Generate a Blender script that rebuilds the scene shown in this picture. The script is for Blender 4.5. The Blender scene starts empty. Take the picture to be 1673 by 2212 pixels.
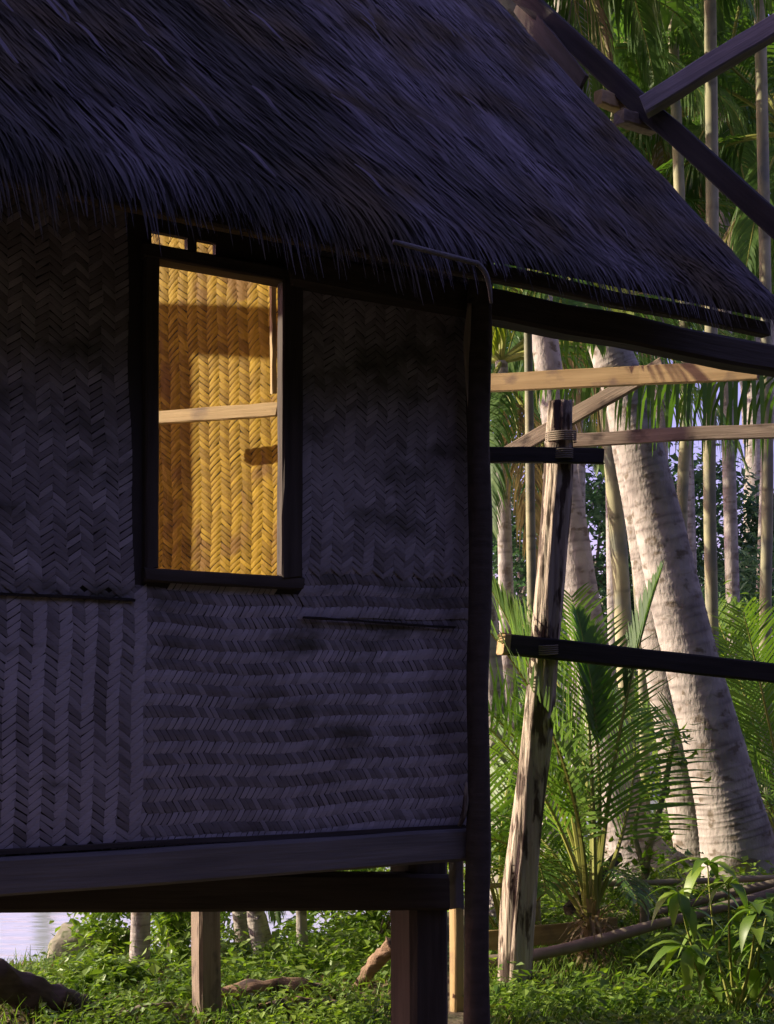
import bpy, math, random
import numpy as np
from mathutils import Vector, Matrix, Quaternion, noise as mnoise

random.seed(7)
scene = bpy.context.scene
col = scene.collection
R = math.radians
V = Vector

# ------------------------------------------------------------------ camera
EYE = 2.0
cam_d = bpy.data.cameras.new('camera')
cam = bpy.data.objects.new('camera', cam_d)
col.objects.link(cam)
cam.location = (0, 0, EYE)
cam.rotation_euler = (R(90), 0, 0)
cam_d.lens = 48.8
cam_d.sensor_width = 36
cam_d.shift_y = 0.187
cam_d.clip_end = 2000
scene.camera = cam
scene.render.resolution_x = 774
scene.render.resolution_y = 1024

# ------------------------------------------------------------------ sky, sun, exposure
SUN_EL = 22.0
to_sun = V((-1.0, 0.20, math.tan(R(SUN_EL)))).normalized()
world = bpy.data.worlds.new('World')
scene.world = world
world.use_nodes = True
wn = world.node_tree.nodes
wl = world.node_tree.links
bg = wn['Background']
sky = wn.new('ShaderNodeTexSky')
sky.sky_type = 'NISHITA'
sky.sun_disc = False
sky.sun_elevation = R(SUN_EL)
sky.sun_rotation = R(-78.7)
sky.air_density = 1.0
sky.dust_density = 1.2
sky.ozone_density = 1.5
tintn = wn.new('ShaderNodeMix'); tintn.data_type = 'RGBA'; tintn.blend_type = 'MULTIPLY'; tintn.inputs[0].default_value = 1.0
tintn.inputs[7].default_value = (1.45, .92, 1.40, 1)        # the photograph's cool violet white balance
wl.new(sky.outputs[0], tintn.inputs[6]); wl.new(tintn.outputs[2], bg.inputs[0])
bg.inputs[1].default_value = 0.11
sun_d = bpy.data.lights.new('sun', 'SUN')
sun_d.energy = 5.0
sun_d.angle = R(0.5)
sun_d.color = (1.0, 0.88, 0.68)
sun = bpy.data.objects.new('sun', sun_d)
col.objects.link(sun)
sun.rotation_euler = (-to_sun).to_track_quat('-Z', 'Y').to_euler()
sun.location = (-30, 0, 20)
vs = scene.view_settings
vs.view_transform = 'Standard'
vs.look = 'None'
vs.exposure = 0.8
vs.gamma = 1.0

# ------------------------------------------------------------------ materials
def mat(name, ca, cb, rough=0.8, nscale=(8, 8, 8), bump=0.3, bscale=None, trans=None, spec=0.25,
        tintmix=0.75, cc=None, ccth=(0.55, 0.62), ccscale=(2, 2, 2), detail=5.0, coords='Object', bdist=0.01):
    """two-tone procedural surface: ca..cb by piece tint and noise; cc = stains of a third colour"""
    m = bpy.data.materials.new(name)
    m.use_nodes = True
    n, l = m.node_tree.nodes, m.node_tree.links
    bs = n['Principled BSDF']
    tc = n.new('ShaderNodeTexCoord')
    mp = n.new('ShaderNodeMapping'); mp.inputs['Scale'].default_value = nscale
    l.new(tc.outputs[coords], mp.inputs[0])
    nz = n.new('ShaderNodeTexNoise'); nz.inputs['Scale'].default_value = 1.0; nz.inputs['Detail'].default_value = detail
    l.new(mp.outputs[0], nz.inputs['Vector'])
    at_ = n.new('ShaderNodeAttribute'); at_.attribute_name = 'tint'
    mx = n.new('ShaderNodeMath'); mx.operation = 'MULTIPLY'; mx.inputs[1].default_value = tintmix
    l.new(at_.outputs['Fac'], mx.inputs[0])
    mr = n.new('ShaderNodeMapRange'); mr.inputs[1].default_value = 0.3; mr.inputs[2].default_value = 0.7
    mr.inputs[3].default_value = 0.0; mr.inputs[4].default_value = 1.0 - tintmix if tintmix < 1 else 0.0
    l.new(nz.outputs['Fac'], mr.inputs[0])
    ad = n.new('ShaderNodeMath'); ad.operation = 'ADD'; ad.use_clamp = True
    l.new(mx.outputs[0], ad.inputs[0]); l.new(mr.outputs[0], ad.inputs[1])
    mix = n.new('ShaderNodeMix'); mix.data_type = 'RGBA'
    mix.inputs[6].default_value = (*ca, 1); mix.inputs[7].default_value = (*cb, 1)
    l.new(ad.outputs[0], mix.inputs[0])
    out = mix.outputs[2]
    if cc is not None:
        mp2 = n.new('ShaderNodeMapping'); mp2.inputs['Scale'].default_value = ccscale
        l.new(tc.outputs[coords], mp2.inputs[0])
        n2 = n.new('ShaderNodeTexNoise'); n2.inputs['Scale'].default_value = 1.0; n2.inputs['Detail'].default_value = 6.0
        l.new(mp2.outputs[0], n2.inputs['Vector'])
        m2 = n.new('ShaderNodeMapRange'); m2.inputs[1].default_value = ccth[0]; m2.inputs[2].default_value = ccth[1]
        l.new(n2.outputs['Fac'], m2.inputs[0])
        mix2 = n.new('ShaderNodeMix'); mix2.data_type = 'RGBA'
        mix2.inputs[7].default_value = (*cc, 1)
        l.new(m2.outputs[0], mix2.inputs[0]); l.new(out, mix2.inputs[6])
        out = mix2.outputs[2]
    l.new(out, bs.inputs['Base Color'])
    bs.inputs['Roughness'].default_value = rough
    bs.inputs['Specular IOR Level'].default_value = spec
    if bump > 0:
        bp = n.new('ShaderNodeBump'); bp.inputs['Strength'].default_value = bump; bp.inputs['Distance'].default_value = bdist
        if bscale:
            mp3 = n.new('ShaderNodeMapping'); mp3.inputs['Scale'].default_value = bscale
            l.new(tc.outputs[coords], mp3.inputs[0])
            n3 = n.new('ShaderNodeTexNoise'); n3.inputs['Scale'].default_value = 1.0; n3.inputs['Detail'].default_value = 6.0
            l.new(mp3.outputs[0], n3.inputs['Vector']); l.new(n3.outputs['Fac'], bp.inputs['Height'])
        else:
            l.new(nz.outputs['Fac'], bp.inputs['Height'])
        l.new(bp.outputs[0], bs.inputs['Normal'])
    if trans:
        tr = n.new('ShaderNodeBsdfTranslucent')
        mt = n.new('ShaderNodeMix'); mt.data_type = 'RGBA'; mt.blend_type = 'MULTIPLY'; mt.inputs[0].default_value = 1.0
        mt.inputs[7].default_value = (*trans[1], 1)
        l.new(out, mt.inputs[6]); l.new(mt.outputs[2], tr.inputs[0])
        sh = n.new('ShaderNodeMixShader'); sh.inputs[0].default_value = trans[0]
        l.new(bs.outputs[0], sh.inputs[1]); l.new(tr.outputs[0], sh.inputs[2])
        l.new(sh.outputs[0], n['Material Output'].inputs[0])
    return m

M = {}
M['weave'] = mat('weathered_bamboo', (.15, .125, .12), (.62, .55, .58), rough=.5, nscale=(3, 3, 3), tintmix=.62, spec=.4,
                 bscale=(40, 40, 200), bump=.2, cc=(.10, .088, .068), ccth=(.54, .72), ccscale=(3.0, 3.0, 6.0))
M['weave_gold'] = mat('golden_bamboo', (.13, .068, .004), (.50, .315, .026), spec=.05, rough=.6, nscale=(5, 5, 5), tintmix=.7,
                      bscale=(120, 120, 60), bump=.15, cc=(.20, .105, .02), ccth=(.50, .64), ccscale=(7, 7, 8))
M['backing'] = mat('wall_core', (.05, .042, .038), (.10, .085, .075), rough=.9, nscale=(10, 10, 10))
M['thatch'] = mat('thatch', (.050, .046, .032), (.25, .22, .245), cc=(.115, .088, .052), ccth=(.46, .62), ccscale=(1.7, 1.7, 1.7), rough=.85, nscale=(2.5, 2.5, 2.5), tintmix=.85, spec=.1, bump=.0)
M['thatch_core'] = mat('thatch_core', (.04, .035, .03), (.10, .09, .085), rough=.95, nscale=(20, 20, 20), bump=.6)
M['timber_dark'] = mat('dark_weathered_timber', (.055, .043, .034), (.11, .09, .075), rough=.85, nscale=(2, 30, 30), bump=.4, bscale=(4, 90, 90), tintmix=.3)
M['timber_black'] = mat('shade_black_timber', (.020, .017, .015), (.052, .043, .037), rough=.85, nscale=(2, 30, 30), bump=.4, bscale=(4, 90, 90), tintmix=.3)  # near-black: shade of the silhouetted beams put into the colour; also dark joints
M['timber_grey'] = mat('grey_weathered_timber', (.15, .135, .13), (.27, .245, .235), rough=.8, nscale=(2, 25, 25), bump=.4, bscale=(4, 90, 90), tintmix=.3)
M['timber_pale'] = mat('pale_sawn_timber', (.33, .22, .09), (.52, .37, .17), rough=.7, nscale=(1.5, 22, 22), bump=.4, bscale=(4, 90, 90),
                       tintmix=.25, cc=(.22, .15, .09), ccth=(.58, .75), ccscale=(5, 9, 9), bdist=.006)
M['timber_brown'] = mat('brown_weathered_timber', (.17, .125, .085), (.35, .275, .195), rough=.8, nscale=(2, 25, 25), bump=.5, bscale=(4, 90, 90),
                        tintmix=.25, cc=(.10, .075, .055), ccth=(.55, .7), ccscale=(6, 12, 12))
M['stripped'] = mat('stripped_bark_wood', (.28, .22, .155), (.58, .50, .385), rough=.8, nscale=(30, 30, 1.4), bump=1.0, bscale=(45, 45, 3.2),
                    tintmix=.25, cc=(.085, .06, .042), ccth=(.51, .58), ccscale=(12, 12, 3.0), bdist=.03)
M['bark'] = mat('coconut_bark', (.13, .112, .095), (.53, .485, .42), rough=.85, nscale=(5, 5, 9), bump=.6, bscale=(30, 30, 14), tintmix=.66,
                cc=(.17, .14, .10), ccth=(.56, .66), ccscale=(7.0, 7.0, 11), bdist=.02)
M['bark_green'] = mat('areca_bark', (.13, .12, .07), (.46, .43, .24), rough=.7, nscale=(5, 5, 3), bump=.3, tintmix=.75, cc=(.16, .17, .13), ccth=(.5, .7))
M['frond'] = mat('palm_leaf', (.035, .095, .02), (.12, .21, .04), rough=.5, nscale=(2, 2, 2), tintmix=.8, bump=0, trans=(.38, (1.5, 1.6, .7)), spec=.3)
M['frond_yellow'] = mat('sunny_palm_leaf', (.12, .19, .02), (.30, .36, .05), rough=.45, nscale=(2, 2, 2), tintmix=.8, bump=0, trans=(.4, (1.4, 1.4, .6)), spec=.45)
M['frond_bright'] = mat('bright_palm_leaf', (.055, .135, .02), (.19, .31, .05), rough=.45, nscale=(2, 2, 2), tintmix=.8, bump=0, trans=(.42, (1.5, 1.6, .7)), spec=.35)  # lighter copy of the palm leaf: sunlit brightness put into the colour
M['frond_dry'] = mat('dry_palm_leaf', (.13, .10, .05), (.30, .25, .12), rough=.7, nscale=(2, 2, 2), tintmix=.8, bump=0, trans=(.3, (1.2, 1.1, .8)))
M['stalk'] = mat('palm_stalk', (.16, .19, .035), (.32, .32, .07), rough=.5, nscale=(4, 4, 4), tintmix=.6, bump=.1)
M['leaf'] = mat('leaf', (.06, .15, .02), (.30, .42, .06), rough=.45, nscale=(3, 3, 3), tintmix=.85, bump=0, trans=(.35, (1.5, 1.6, .6)), spec=.5)
M['leaf_far'] = mat('far_leaf', (.04, .095, .05), (.12, .21, .10), rough=.5, nscale=(1, 1, 1), tintmix=.85, bump=0, trans=(.35, (1.3, 1.5, .9)), spec=.4)
M['grass'] = mat('grass_blade', (.07, .16, .02), (.24, .36, .06), rough=.5, nscale=(3, 3, 3), tintmix=.85, bump=0, trans=(.35, (1.4, 1.5, .6)))
M['log'] = mat('fallen_log_wood', (.16, .10, .06), (.36, .24, .14), rough=.85, nscale=(3, 20, 20), bump=.8, bscale=(5, 50, 50), tintmix=.2, cc=(.07, .05, .04), ccscale=(6, 6, 6), bdist=.02)
M['twig'] = mat('twig', (.16, .13, .09), (.30, .25, .18), rough=.8, nscale=(10, 10, 10), tintmix=.5)
M['bamboo'] = mat('grey_bamboo', (.24, .20, .13), (.44, .38, .26), rough=.55, nscale=(3, 12, 12), tintmix=.5, bump=.2)
M['stone'] = mat('mossy_stone', (.17, .16, .10), (.33, .31, .22), rough=.9, nscale=(6, 6, 6), bump=.8, tintmix=.2, cc=(.07, .10, .03), ccscale=(5, 5, 5), bdist=.03)
M['earth'] = mat('earth', (.07, .05, .032), (.17, .125, .08), rough=.95, nscale=(1.6, 1.6, 1.6), bump=.7, bscale=(14, 14, 14), tintmix=0.0, cc=(.035, .055, .016), ccscale=(1.2, 1.2, 1.2), ccth=(.42, .6), bdist=.04)

mw = bpy.data.materials.new('lagoon_water'); mw.use_nodes = True
n_, l_ = mw.node_tree.nodes, mw.node_tree.links
b_ = n_['Principled BSDF']; b_.inputs['Base Color'].default_value = (.50, .56, .52, 1); b_.inputs['Roughness'].default_value = .12
b_.inputs['Specular IOR Level'].default_value = 1.0; b_.inputs['IOR'].default_value = 1.7
tc_ = n_.new('ShaderNodeTexCoord'); mp_ = n_.new('ShaderNodeMapping'); mp_.inputs['Scale'].default_value = (.7, 3.2, 1)
nz_ = n_.new('ShaderNodeTexNoise'); nz_.inputs['Scale'].default_value = 1.4; nz_.inputs['Detail'].default_value = 4
bp_ = n_.new('ShaderNodeBump'); bp_.inputs['Strength'].default_value = .35; bp_.inputs['Distance'].default_value = .06
l_.new(tc_.outputs['Object'], mp_.inputs[0]); l_.new(mp_.outputs[0], nz_.inputs['Vector'])
l_.new(nz_.outputs['Fac'], bp_.inputs['Height']); l_.new(bp_.outputs[0], b_.inputs['Normal'])
M['water'] = mw

# ------------------------------------------------------------------ helpers
def at(x, y, Y):
    """a point of the place given by where it is seen (units of a 1673 x 2212 view) and its distance"""
    return V(((x - 836) / 3000 * Y, Y, EYE + (1520 - y) / 3000 * Y))

def tag(o, label=None, cat=None, group=None, kind=None):
    if label: o['label'] = label
    if cat: o['category'] = cat
    if group: o['group'] = group
    if kind: o['kind'] = kind
    return o

def empty(name, loc, label=None, cat=None, group=None):
    o = bpy.data.objects.new(name, None)
    col.objects.link(o)
    o.empty_display_size = .2
    o.location = loc
    return tag(o, label, cat, group)

def put(name, me, parent=None, world_m=None, m=None):
    o = bpy.data.objects.new(name, me)
    col.objects.link(o)
    wm = world_m if world_m is not None else Matrix.Identity(4)
    if parent is not None:
        o.parent = parent
        if parent.type == 'EMPTY':
            wm = Matrix.Translation(-V(parent.location)) @ wm
        else:
            wm = wm_of(parent).inverted() @ wm
    o.matrix_basis = wm
    return o

def wm_of(o):
    m = o.matrix_basis.copy()
    p = o.parent
    while p is not None:
        m = p.matrix_basis @ m if p.type != 'EMPTY' else Matrix.Translation(V(p.location)) @ m
        p = p.parent
    return m

class MB:
    def __init__(self):
        self.v = []; self.f = []; self.t = []
    def vert(self, p, t=.5):
        self.v.append((p[0], p[1], p[2])); self.t.append(t)
        return len(self.v) - 1
    def ribbon(self, pts, ws, sides, t=.5, fold=0.0, nrm=None):
        """flat or folded strip; sides = side vector(s)"""
        prev = None
        for i, p in enumerate(pts):
            s = sides[i] if isinstance(sides, list) else sides
            w = ws[i]
            if fold and nrm is not None:
                row = [self.vert(p - s * w, t), self.vert(p - nrm * (fold * w), t * .92), self.vert(p + s * w, t)]
            else:
                row = [self.vert(p - s * w, t), self.vert(p + s * w, t)]
            if prev:
                for k in range(len(row) - 1):
                    self.f.append((prev[k], prev[k + 1], row[k + 1], row[k]))
            prev = row
    def leaf(self, base, d, side, L, W, t, curl=.25, up=None):
        """leaf of four faces, folded along the midrib"""
        up = up or d.cross(side)
        a = self.vert(base, t)
        m1 = base + d * (L * .4); m2 = base + d * (L * .75) - up * (L * curl * .45)
        c1 = self.vert(m1, t * .9); tip = self.vert(base + d * L - up * (L * curl), t)
        l1 = self.vert(m1 - side * W + up * (W * .25), t); r1 = self.vert(m1 + side * W + up * (W * .25), t)
        c2 = self.vert(m2, t * .9)
        l2 = self.vert(m2 - side * (W * .7) + up * (W * .15), t); r2 = self.vert(m2 + side * (W * .7) + up * (W * .15), t)
        self.f += [(a, c1, l1), (a, r1, c1), (l1, c1, c2, l2), (c1, r1, r2, c2), (l2, c2, tip), (c2, r2, tip)]
    def tube(self, pts, rads, seg=12, t=.5, cap=True, rfun=None, tfun=None):
        n = len(pts)
        ref = V((0, 1, 0.01)).normalized()
        rows = []
        for i, p in enumerate(pts):
            d = (pts[min(i + 1, n - 1)] - pts[max(i - 1, 0)]).normalized()
            if abs(d.dot(ref)) > .95: ref = V((1, 0, 0))
            x = (ref - d * ref.dot(d)).normalized(); y = d.cross(x); ref = x
            row = []
            for k in range(seg):
                a = 2 * math.pi * k / seg
                r = rads[i] * (rfun(i, a) if rfun else 1)
                tt = tfun(i, a) if tfun else t
                row.append(self.vert(p + (x * math.cos(a) + y * math.sin(a)) * r, tt))
            if rows:
                for k in range(seg):
                    self.f.append((rows[-1][k], rows[-1][(k + 1) % seg], row[(k + 1) % seg], row[k]))
            rows.append(row)
        if cap:
            self.f.append(tuple(reversed(rows[0]))); self.f.append(tuple(rows[-1]))
    def box(self, c8, t=.5):
        b = [self.vert(p, t) for p in c8]
        for q in ((0, 3, 2, 1), (4, 5, 6, 7), (0, 1, 5, 4), (1, 2, 6, 5), (2, 3, 7, 6), (3, 0, 4, 7)):
            self.f.append(tuple(b[i] for i in q))
    def mesh(self, name, material, smooth=False):
        me = bpy.data.meshes.new(name)
        me.from_pydata(self.v, [], self.f)
        a = me.attributes.new('tint', 'FLOAT', 'POINT')
        a.data.foreach_set('value', np.array(self.t, dtype=np.float32))
        me.materials.append(material)
        if smooth:
            me.polygons.foreach_set('use_smooth', np.ones(len(me.polygons), dtype=bool))
        me.update()
        return me
    def build(self, name, material, parent=None, smooth=False):
        return put(name, self.mesh(name, material, smooth), parent)

def smooth_path(ctrl, n):
    """Catmull-Rom through (Vector, value) pairs"""
    out = []
    m = len(ctrl) - 1
    for i in range(n + 1):
        u = i / n * m
        k = min(int(u), m - 1); f = u - k
        p = [ctrl[max(0, min(m, k + j))] for j in (-1, 0, 1, 2)]
        def cr(a, b, c, d):
            return (b * 2 + (c - a) * f + (a * 2 - b * 5 + c * 4 - d) * f * f + (b * 3 - a - c * 3 + d) * f * f * f) * .5
        out.append((cr(*[q[0] for q in p]), cr(*[q[1] for q in p])))
    return out

def beam(name, p0, p1, w, h, material, parent, roll=0.0, wob=.006, seg=10, taper=1.0, seed=0, faceup=None):
    """hewn timber from p0 to p1, h high and w deep, chamfered edges, a little crooked; local X runs along it"""
    d = p1 - p0; L = d.length; d.normalize()
    upv = faceup or V((0, 0, 1))
    if abs(upv.dot(d)) > .99: upv = V((-.53, .848, 0))
    z = (upv - d * upv.dot(d)).normalized(); y = z.cross(d)
    if roll:
        q = Quaternion(d, roll); z = q @ z; y = q @ y
    rng = random.Random(seed + int(L * 1000))
    mb = MB(); prev = None
    c = min(w, h) * .12
    base = [(-w / 2 + c, -h / 2), (w / 2 - c, -h / 2), (w / 2, -h / 2 + c), (w / 2, h / 2 - c), (w / 2 - c, h / 2), (-w / 2 + c, h / 2), (-w / 2, h / 2 - c), (-w / 2, -h / 2 + c)]
    o1, o2 = rng.random() * 50, rng.random() * 50
    for i in range(seg + 1):
        u = i / seg
        k = 1 + (taper - 1) * u
        oy = mnoise.noise(V((o1 + u * L * 1.5, 0, 0))) * wob * 2; oz = mnoise.noise(V((o2 + u * L * 1.5, 3, 0))) * wob * 2
        row = []
        for q, (by, bz) in enumerate(base):
            jx = 0
            if i in (0, seg): jx = rng.uniform(-.01, .01)
            row.append(mb.vert(V((u * L + jx, by * k + oy + rng.uniform(-wob, wob) * .4, bz * k + oz + rng.uniform(-wob, wob) * .4)), rng.random()))
        if prev:
            for q in range(8):
                mb.f.append((prev[q], prev[(q + 1) % 8], row[(q + 1) % 8], row[q]))
        prev = row
        if i == 0: mb.f.append(tuple(reversed(row)))
        if i == seg: mb.f.append(tuple(row))
    mw_ = Matrix(((d.x, y.x, z.x, p0.x), (d.y, y.y, z.y, p0.y), (d.z, y.z, z.z, p0.z), (0, 0, 0, 1)))
    return put(name, mb.mesh(name, material), parent, mw_)

def pole(name, ctrl, material, parent=None, seg=12, n=24, wob=.05, node=None):
    """round crooked pole through world points with radii"""
    pr = smooth_path(ctrl, n)
    mb = MB(); o = random.random() * 90
    def rf(i, a):
        k = 1 + wob * mnoise.noise(V((o + i * .22, math.cos(a) * 1.5, math.sin(a) * 1.5))) * 2
        if node and i % node == 0: k += .14
        return k
    tf = lambda i, a: .5 + .5 * mnoise.noise(V((o + i * .7, math.cos(a), math.sin(a))))
    mb.tube([p for p, r in pr], [r for p, r in pr], seg, cap=True, rfun=rf, tfun=tf)
    return mb.build(name, material, parent, smooth=True)

# ------------------------------------------------------------------ terrain, water
def sstep(a, b, x):
    t = max(0, min(1, (x - a) / (b - a))); return t * t * (3 - 2 * t)

def shore(X):
    pts = [(-400, 12), (-6, 11.6), (-3, 12.3), (0, 14), (2, 17), (4, 20.5), (8, 24), (20, 26), (400, 30)]
    for (x0, y0), (x1, y1) in zip(pts, pts[1:]):
        if x0 <= X <= x1: return y0 + (y1 - y0) * (X - x0) / (x1 - x0)
    return 20

def gz(X, Y):
    z = .4 * (1 - sstep(1, 7, Y))
    z += .28 * sstep(1.6, 3.4, X) * sstep(9.5, 13, Y)
    z -= .16 * sstep(9, 12, Y) * (1 - sstep(-.5, 1.5, X))
    s = shore(X)
    z -= 1.5 * sstep(s - 1.5, s + 3.5, Y)
    z += 2.6 * sstep(s + 60, s + 85, Y)
    z += .05 * mnoise.noise(V((X * .9, Y * .9, 0))) + .02 * mnoise.noise(V((X * 3, Y * 3, 5)))
    return z

def axis(lo, hi, f0, f1, step):
    a = list(np.arange(f0, f1 + 1e-6, step)); s = step; x = f0
    while x > lo:
        s *= 1.35; x -= s; a.insert(0, x)
    s = step; x = f1
    while x < hi:
        s *= 1.35; x += s; a.append(x)
    return a
gx = axis(-700, 700, -6, 8, .2); gy = axis(-300, 900, 3, 26, .2)
mb = MB()
for yy in gy:
    for xx in gx: mb.vert((xx, yy, gz(xx, yy)))
W_ = len(gx)
for j in range(len(gy) - 1):
    for i in range(W_ - 1):
        mb.f.append((j * W_ + i, j * W_ + i + 1, (j + 1) * W_ + i + 1, (j + 1) * W_ + i))
tag(mb.build('ground', M['earth'], smooth=True), kind='structure')
mb = MB()
for p in ((-700, 9, -.6), (700, 9, -.6), (700, 500, -.6), (-700, 500, -.6)): mb.vert(p)
mb.f.append((0, 1, 2, 3))
tag(mb.build('water', M['water']), kind='structure')

# ------------------------------------------------------------------ the hut
TH = R(32)
U = V((math.cos(TH), math.sin(TH), 0)); IN = V((-math.sin(TH), math.cos(TH), 0)); OUT = -IN
C0 = V((.352, 6.0, 0))
def H(a, s, z): return C0 + U * a + IN * s + V((0, 0, z))
def a_at(x, s=0.0):
    k = (x - 836) / 3000
    b = C0 + IN * s
    return (k * b.y - b.x) / (U.x - k * U.y)

FLOOR = 1.46
PITCH = math.atan(1.07)
ROOF0 = EYE + 2.42          # roof height above the front wall line
RIDGE = 2.25; BACK = 3.6; EAVE = -.62
A_L = -3.0                  # left end of the hut
def zr(s): return ROOF0 + 1.07 * s if s <= RIDGE else ROOF0 + 1.07 * RIDGE - 1.07 * (s - RIDGE)

hut = empty('stilt_hut', (C0.x, C0.y, 0), 'dark stilt hut with woven bamboo wall, steep thatched roof and one window', 'hut')
WX0, WX1, WZ0, WZ1 = a_at(338), a_at(597), 2.51, 3.665

def frame_mat(o, x, y, z):
    return Matrix(((x.x, y.x, z.x, o.x), (x.y, y.y, z.y, o.y), (x.z, y.z, z.z, o.z), (0, 0, 0, 1)))

def piece_mesh(lean, hgt, w, mode, t, rng, material, bulge=.003):
    """one visible run of a bamboo strip between two crossings"""
    mb = MB(); prev = None
    for j in range(4):
        v = (-.54 + 1.08 * j / 3) * hgt
        b = bulge * (1 if j in (1, 2) else -.35)
        sh = lean * v
        row = []
        for q in (-1, 0, 1):
            ww = q * w * .47 * (1 if j in (1, 2) else .9)
            p = (sh + ww, v, b + (.0016 if q == 0 else 0)) if mode == 'rows' else (v, sh + ww, b + (.0016 if q == 0 else 0))
            row.append(mb.vert(p, t))
        if prev:
            for q in range(2):
                f = (prev[q], prev[q + 1], row[q + 1], row[q])
                mb.f.append(f if mode == 'rows' else f[::-1])
        prev = row
    return mb

def weave(parent, org, ax, ay, nrm, w, h, row, pitch, lean, mode, material, n_ind, score, seed, holes=(), tone=(.75, .25), jit=.18, tfun=None, bulge=.003):
    rng = random.Random(seed)
    # few shared variants per lean
    variants = {}
    for sg in (1, -1):
        variants[sg] = []
        for k in range(6):
            t = max(0, min(1, (tone[0] if sg > 0 else tone[1]) + rng.uniform(-.38, .38)))  # one lean paler: strip faces differ, and how light catches them is tinted in
            variants[sg].append((piece_mesh(lean * sg, row, pitch, mode, t, rng, material, bulge), t))
    items = []
    N1 = int((h if mode == 'rows' else w) / row); N2 = int((w if mode == 'rows' else h) / pitch)
    for r in range(N1 + 1):
        sg = 1 if r % 2 == 0 else -1
        wob = rng.uniform(-.15, .15) * pitch
        for c in range(-1, N2 + 2):
            u = (c + .5) * pitch + wob; v = (r + .5) * row
            x, y = (u, v) if mode == 'rows' else (v, u)
            # gentle waviness of the whole mat
            y += .012 * math.sin(x * 3.1 + seed) + .005 * math.sin(x * 9.7 + y * 4 + seed); x += .012 * math.sin(y * 2.7 + seed) + .004 * math.sin(y * 11.3 + seed)
            if not (0.01 < x < w - .01 and 0.005 < y < h - .005): continue
            if any(a < x < b and c_ < y < d for a, b, c_, d in holes): continue
            if rng.random() < .0: continue
            rot = rng.gauss(0, .025)
            sc = 1 + rng.uniform(-jit, jit) * .5
            items.append((x, y, sg, rng.randrange(6), rot, sc, rng.uniform(-.001, .0015)))
    items.sort(key=lambda q: -score(q[0], q[1]))
    meshes = {}
    rest = MB()
    base = frame_mat(org, ax, ay, nrm)
    for i, (x, y, sg, k, rot, sc, dz) in enumerate(items):
        lm = Matrix.Translation((x, y, dz)) @ Matrix.Rotation(rot, 4, 'Z') @ Matrix.Scale(sc, 4, (1, 0, 0) if mode == 'rows' else (0, 1, 0))
        vm, t = variants[sg][k]
        if i < n_ind:
            if (sg, k) not in meshes: meshes[(sg, k)] = vm.mesh('bamboo_strip', material, True)
            put('bamboo_strip', meshes[(sg, k)], parent, base @ lm)
        else:
            mm = base @ lm
            o = len(rest.v)
            tt = max(0, min(1, t + rng.uniform(-.12, .12) + (tfun(x, y) if tfun else 0)))
            for p in vm.v: rest.vert(mm @ V(p), tt)
            for f in vm.f: rest.f.append(tuple(q + o for q in f))
    if rest.v:
        ob = rest.build('bamboo_strips', material, parent, True)
        ob['kind'] = 'stuff'
    return len(items)

def wall_sheet(name, rects, s0, s1, parent, material):
    """woven wall core in the plane of the front wall, pieces butted round the window"""
    mb = MB()
    for a0, a1, z0, z1 in rects:
        mb.box([H(a0, s0, z0), H(a1, s0, z0), H(a1, s1, z0), H(a0, s1, z0), H(a0, s0, z1), H(a1, s0, z1), H(a1, s1, z1), H(a0, s1, z1)])
    return mb.build(name, material, parent)

WT = ROOF0 - .06
wall = wall_sheet('front_wall', [(A_L, WX0 - .02, FLOOR - .02, WT), (WX1 + .05, 0, FLOOR - .02, WT), (WX0 - .02, WX1 + .05, FLOOR - .02, WZ0 - .02), (WX0 - .02, WX1 + .05, WZ1 + .02, WZ1 + .054), (a_at(405), a_at(425), WZ1 + .054, WZ1 + .115), (a_at(466), WX1 + .05, WZ1 + .054, WZ1 + .115), (WX0 - .02, WX1 + .05, WZ1 + .115, WT)], .0, .03, hut, M['backing'])
# three mats: a low one with level rows, a left one with upright columns, upper ones either side of the window
SPL = a_at(310)
zj = lambda x: EYE + (1520 - x) / 3000 * 5.6
def vis_score(a_org, z_org):
    def f(x, y):
        a = a_org + x; z = z_org + y
        Y = C0.y + U.y * a
        px = 836 + 3000 * (C0.x + U.x * a) / Y
        return (-1 if px < 5 else 1) * 10 / Y - abs(z - 1.75) * .6 - abs(a + 1.0) * .15
    return f
LOWTOP = 2.43
cnt = 0
Z1 = V((0, 0, 1))
cnt += weave(wall, H(SPL - .12, -.003, FLOOR), U, Z1, OUT, -SPL + .15, LOWTOP - FLOOR + .03, .0445, .0255, .62, 'rows', M['weave'], 300, vis_score(SPL, FLOOR), 3, tone=(.82, .16), bulge=.0022)
cnt += weave(wall, H(-2.6, -.008, FLOOR), U, Z1, OUT, SPL + 2.6, LOWTOP - FLOOR, .048, .030, .75, 'cols', M['weave'], 0, lambda x, y: 0, 5, tone=(.74, .24), bulge=.0022)
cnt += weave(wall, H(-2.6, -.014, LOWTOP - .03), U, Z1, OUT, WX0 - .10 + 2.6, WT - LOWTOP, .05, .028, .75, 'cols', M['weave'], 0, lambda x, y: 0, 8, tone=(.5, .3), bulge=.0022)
cnt += weave(wall, H(WX1 + .095, -.010, LOWTOP - .075), U, Z1, OUT, -WX1 - .065, .30, .0445, .0255, .62, 'rows', M['weave'], 0, lambda x, y: 0, 11, tone=(.80, .18), bulge=.0022)
cnt += weave(wall, H(WX1 + .095, -.017, LOWTOP + .095), U, Z1, OUT, -WX1 - .065, WT - LOWTOP - .10, .05, .026, .75, 'cols', M['weave'], 0, lambda x, y: 0, 12, tone=(.55, .3), bulge=.0022)
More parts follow.
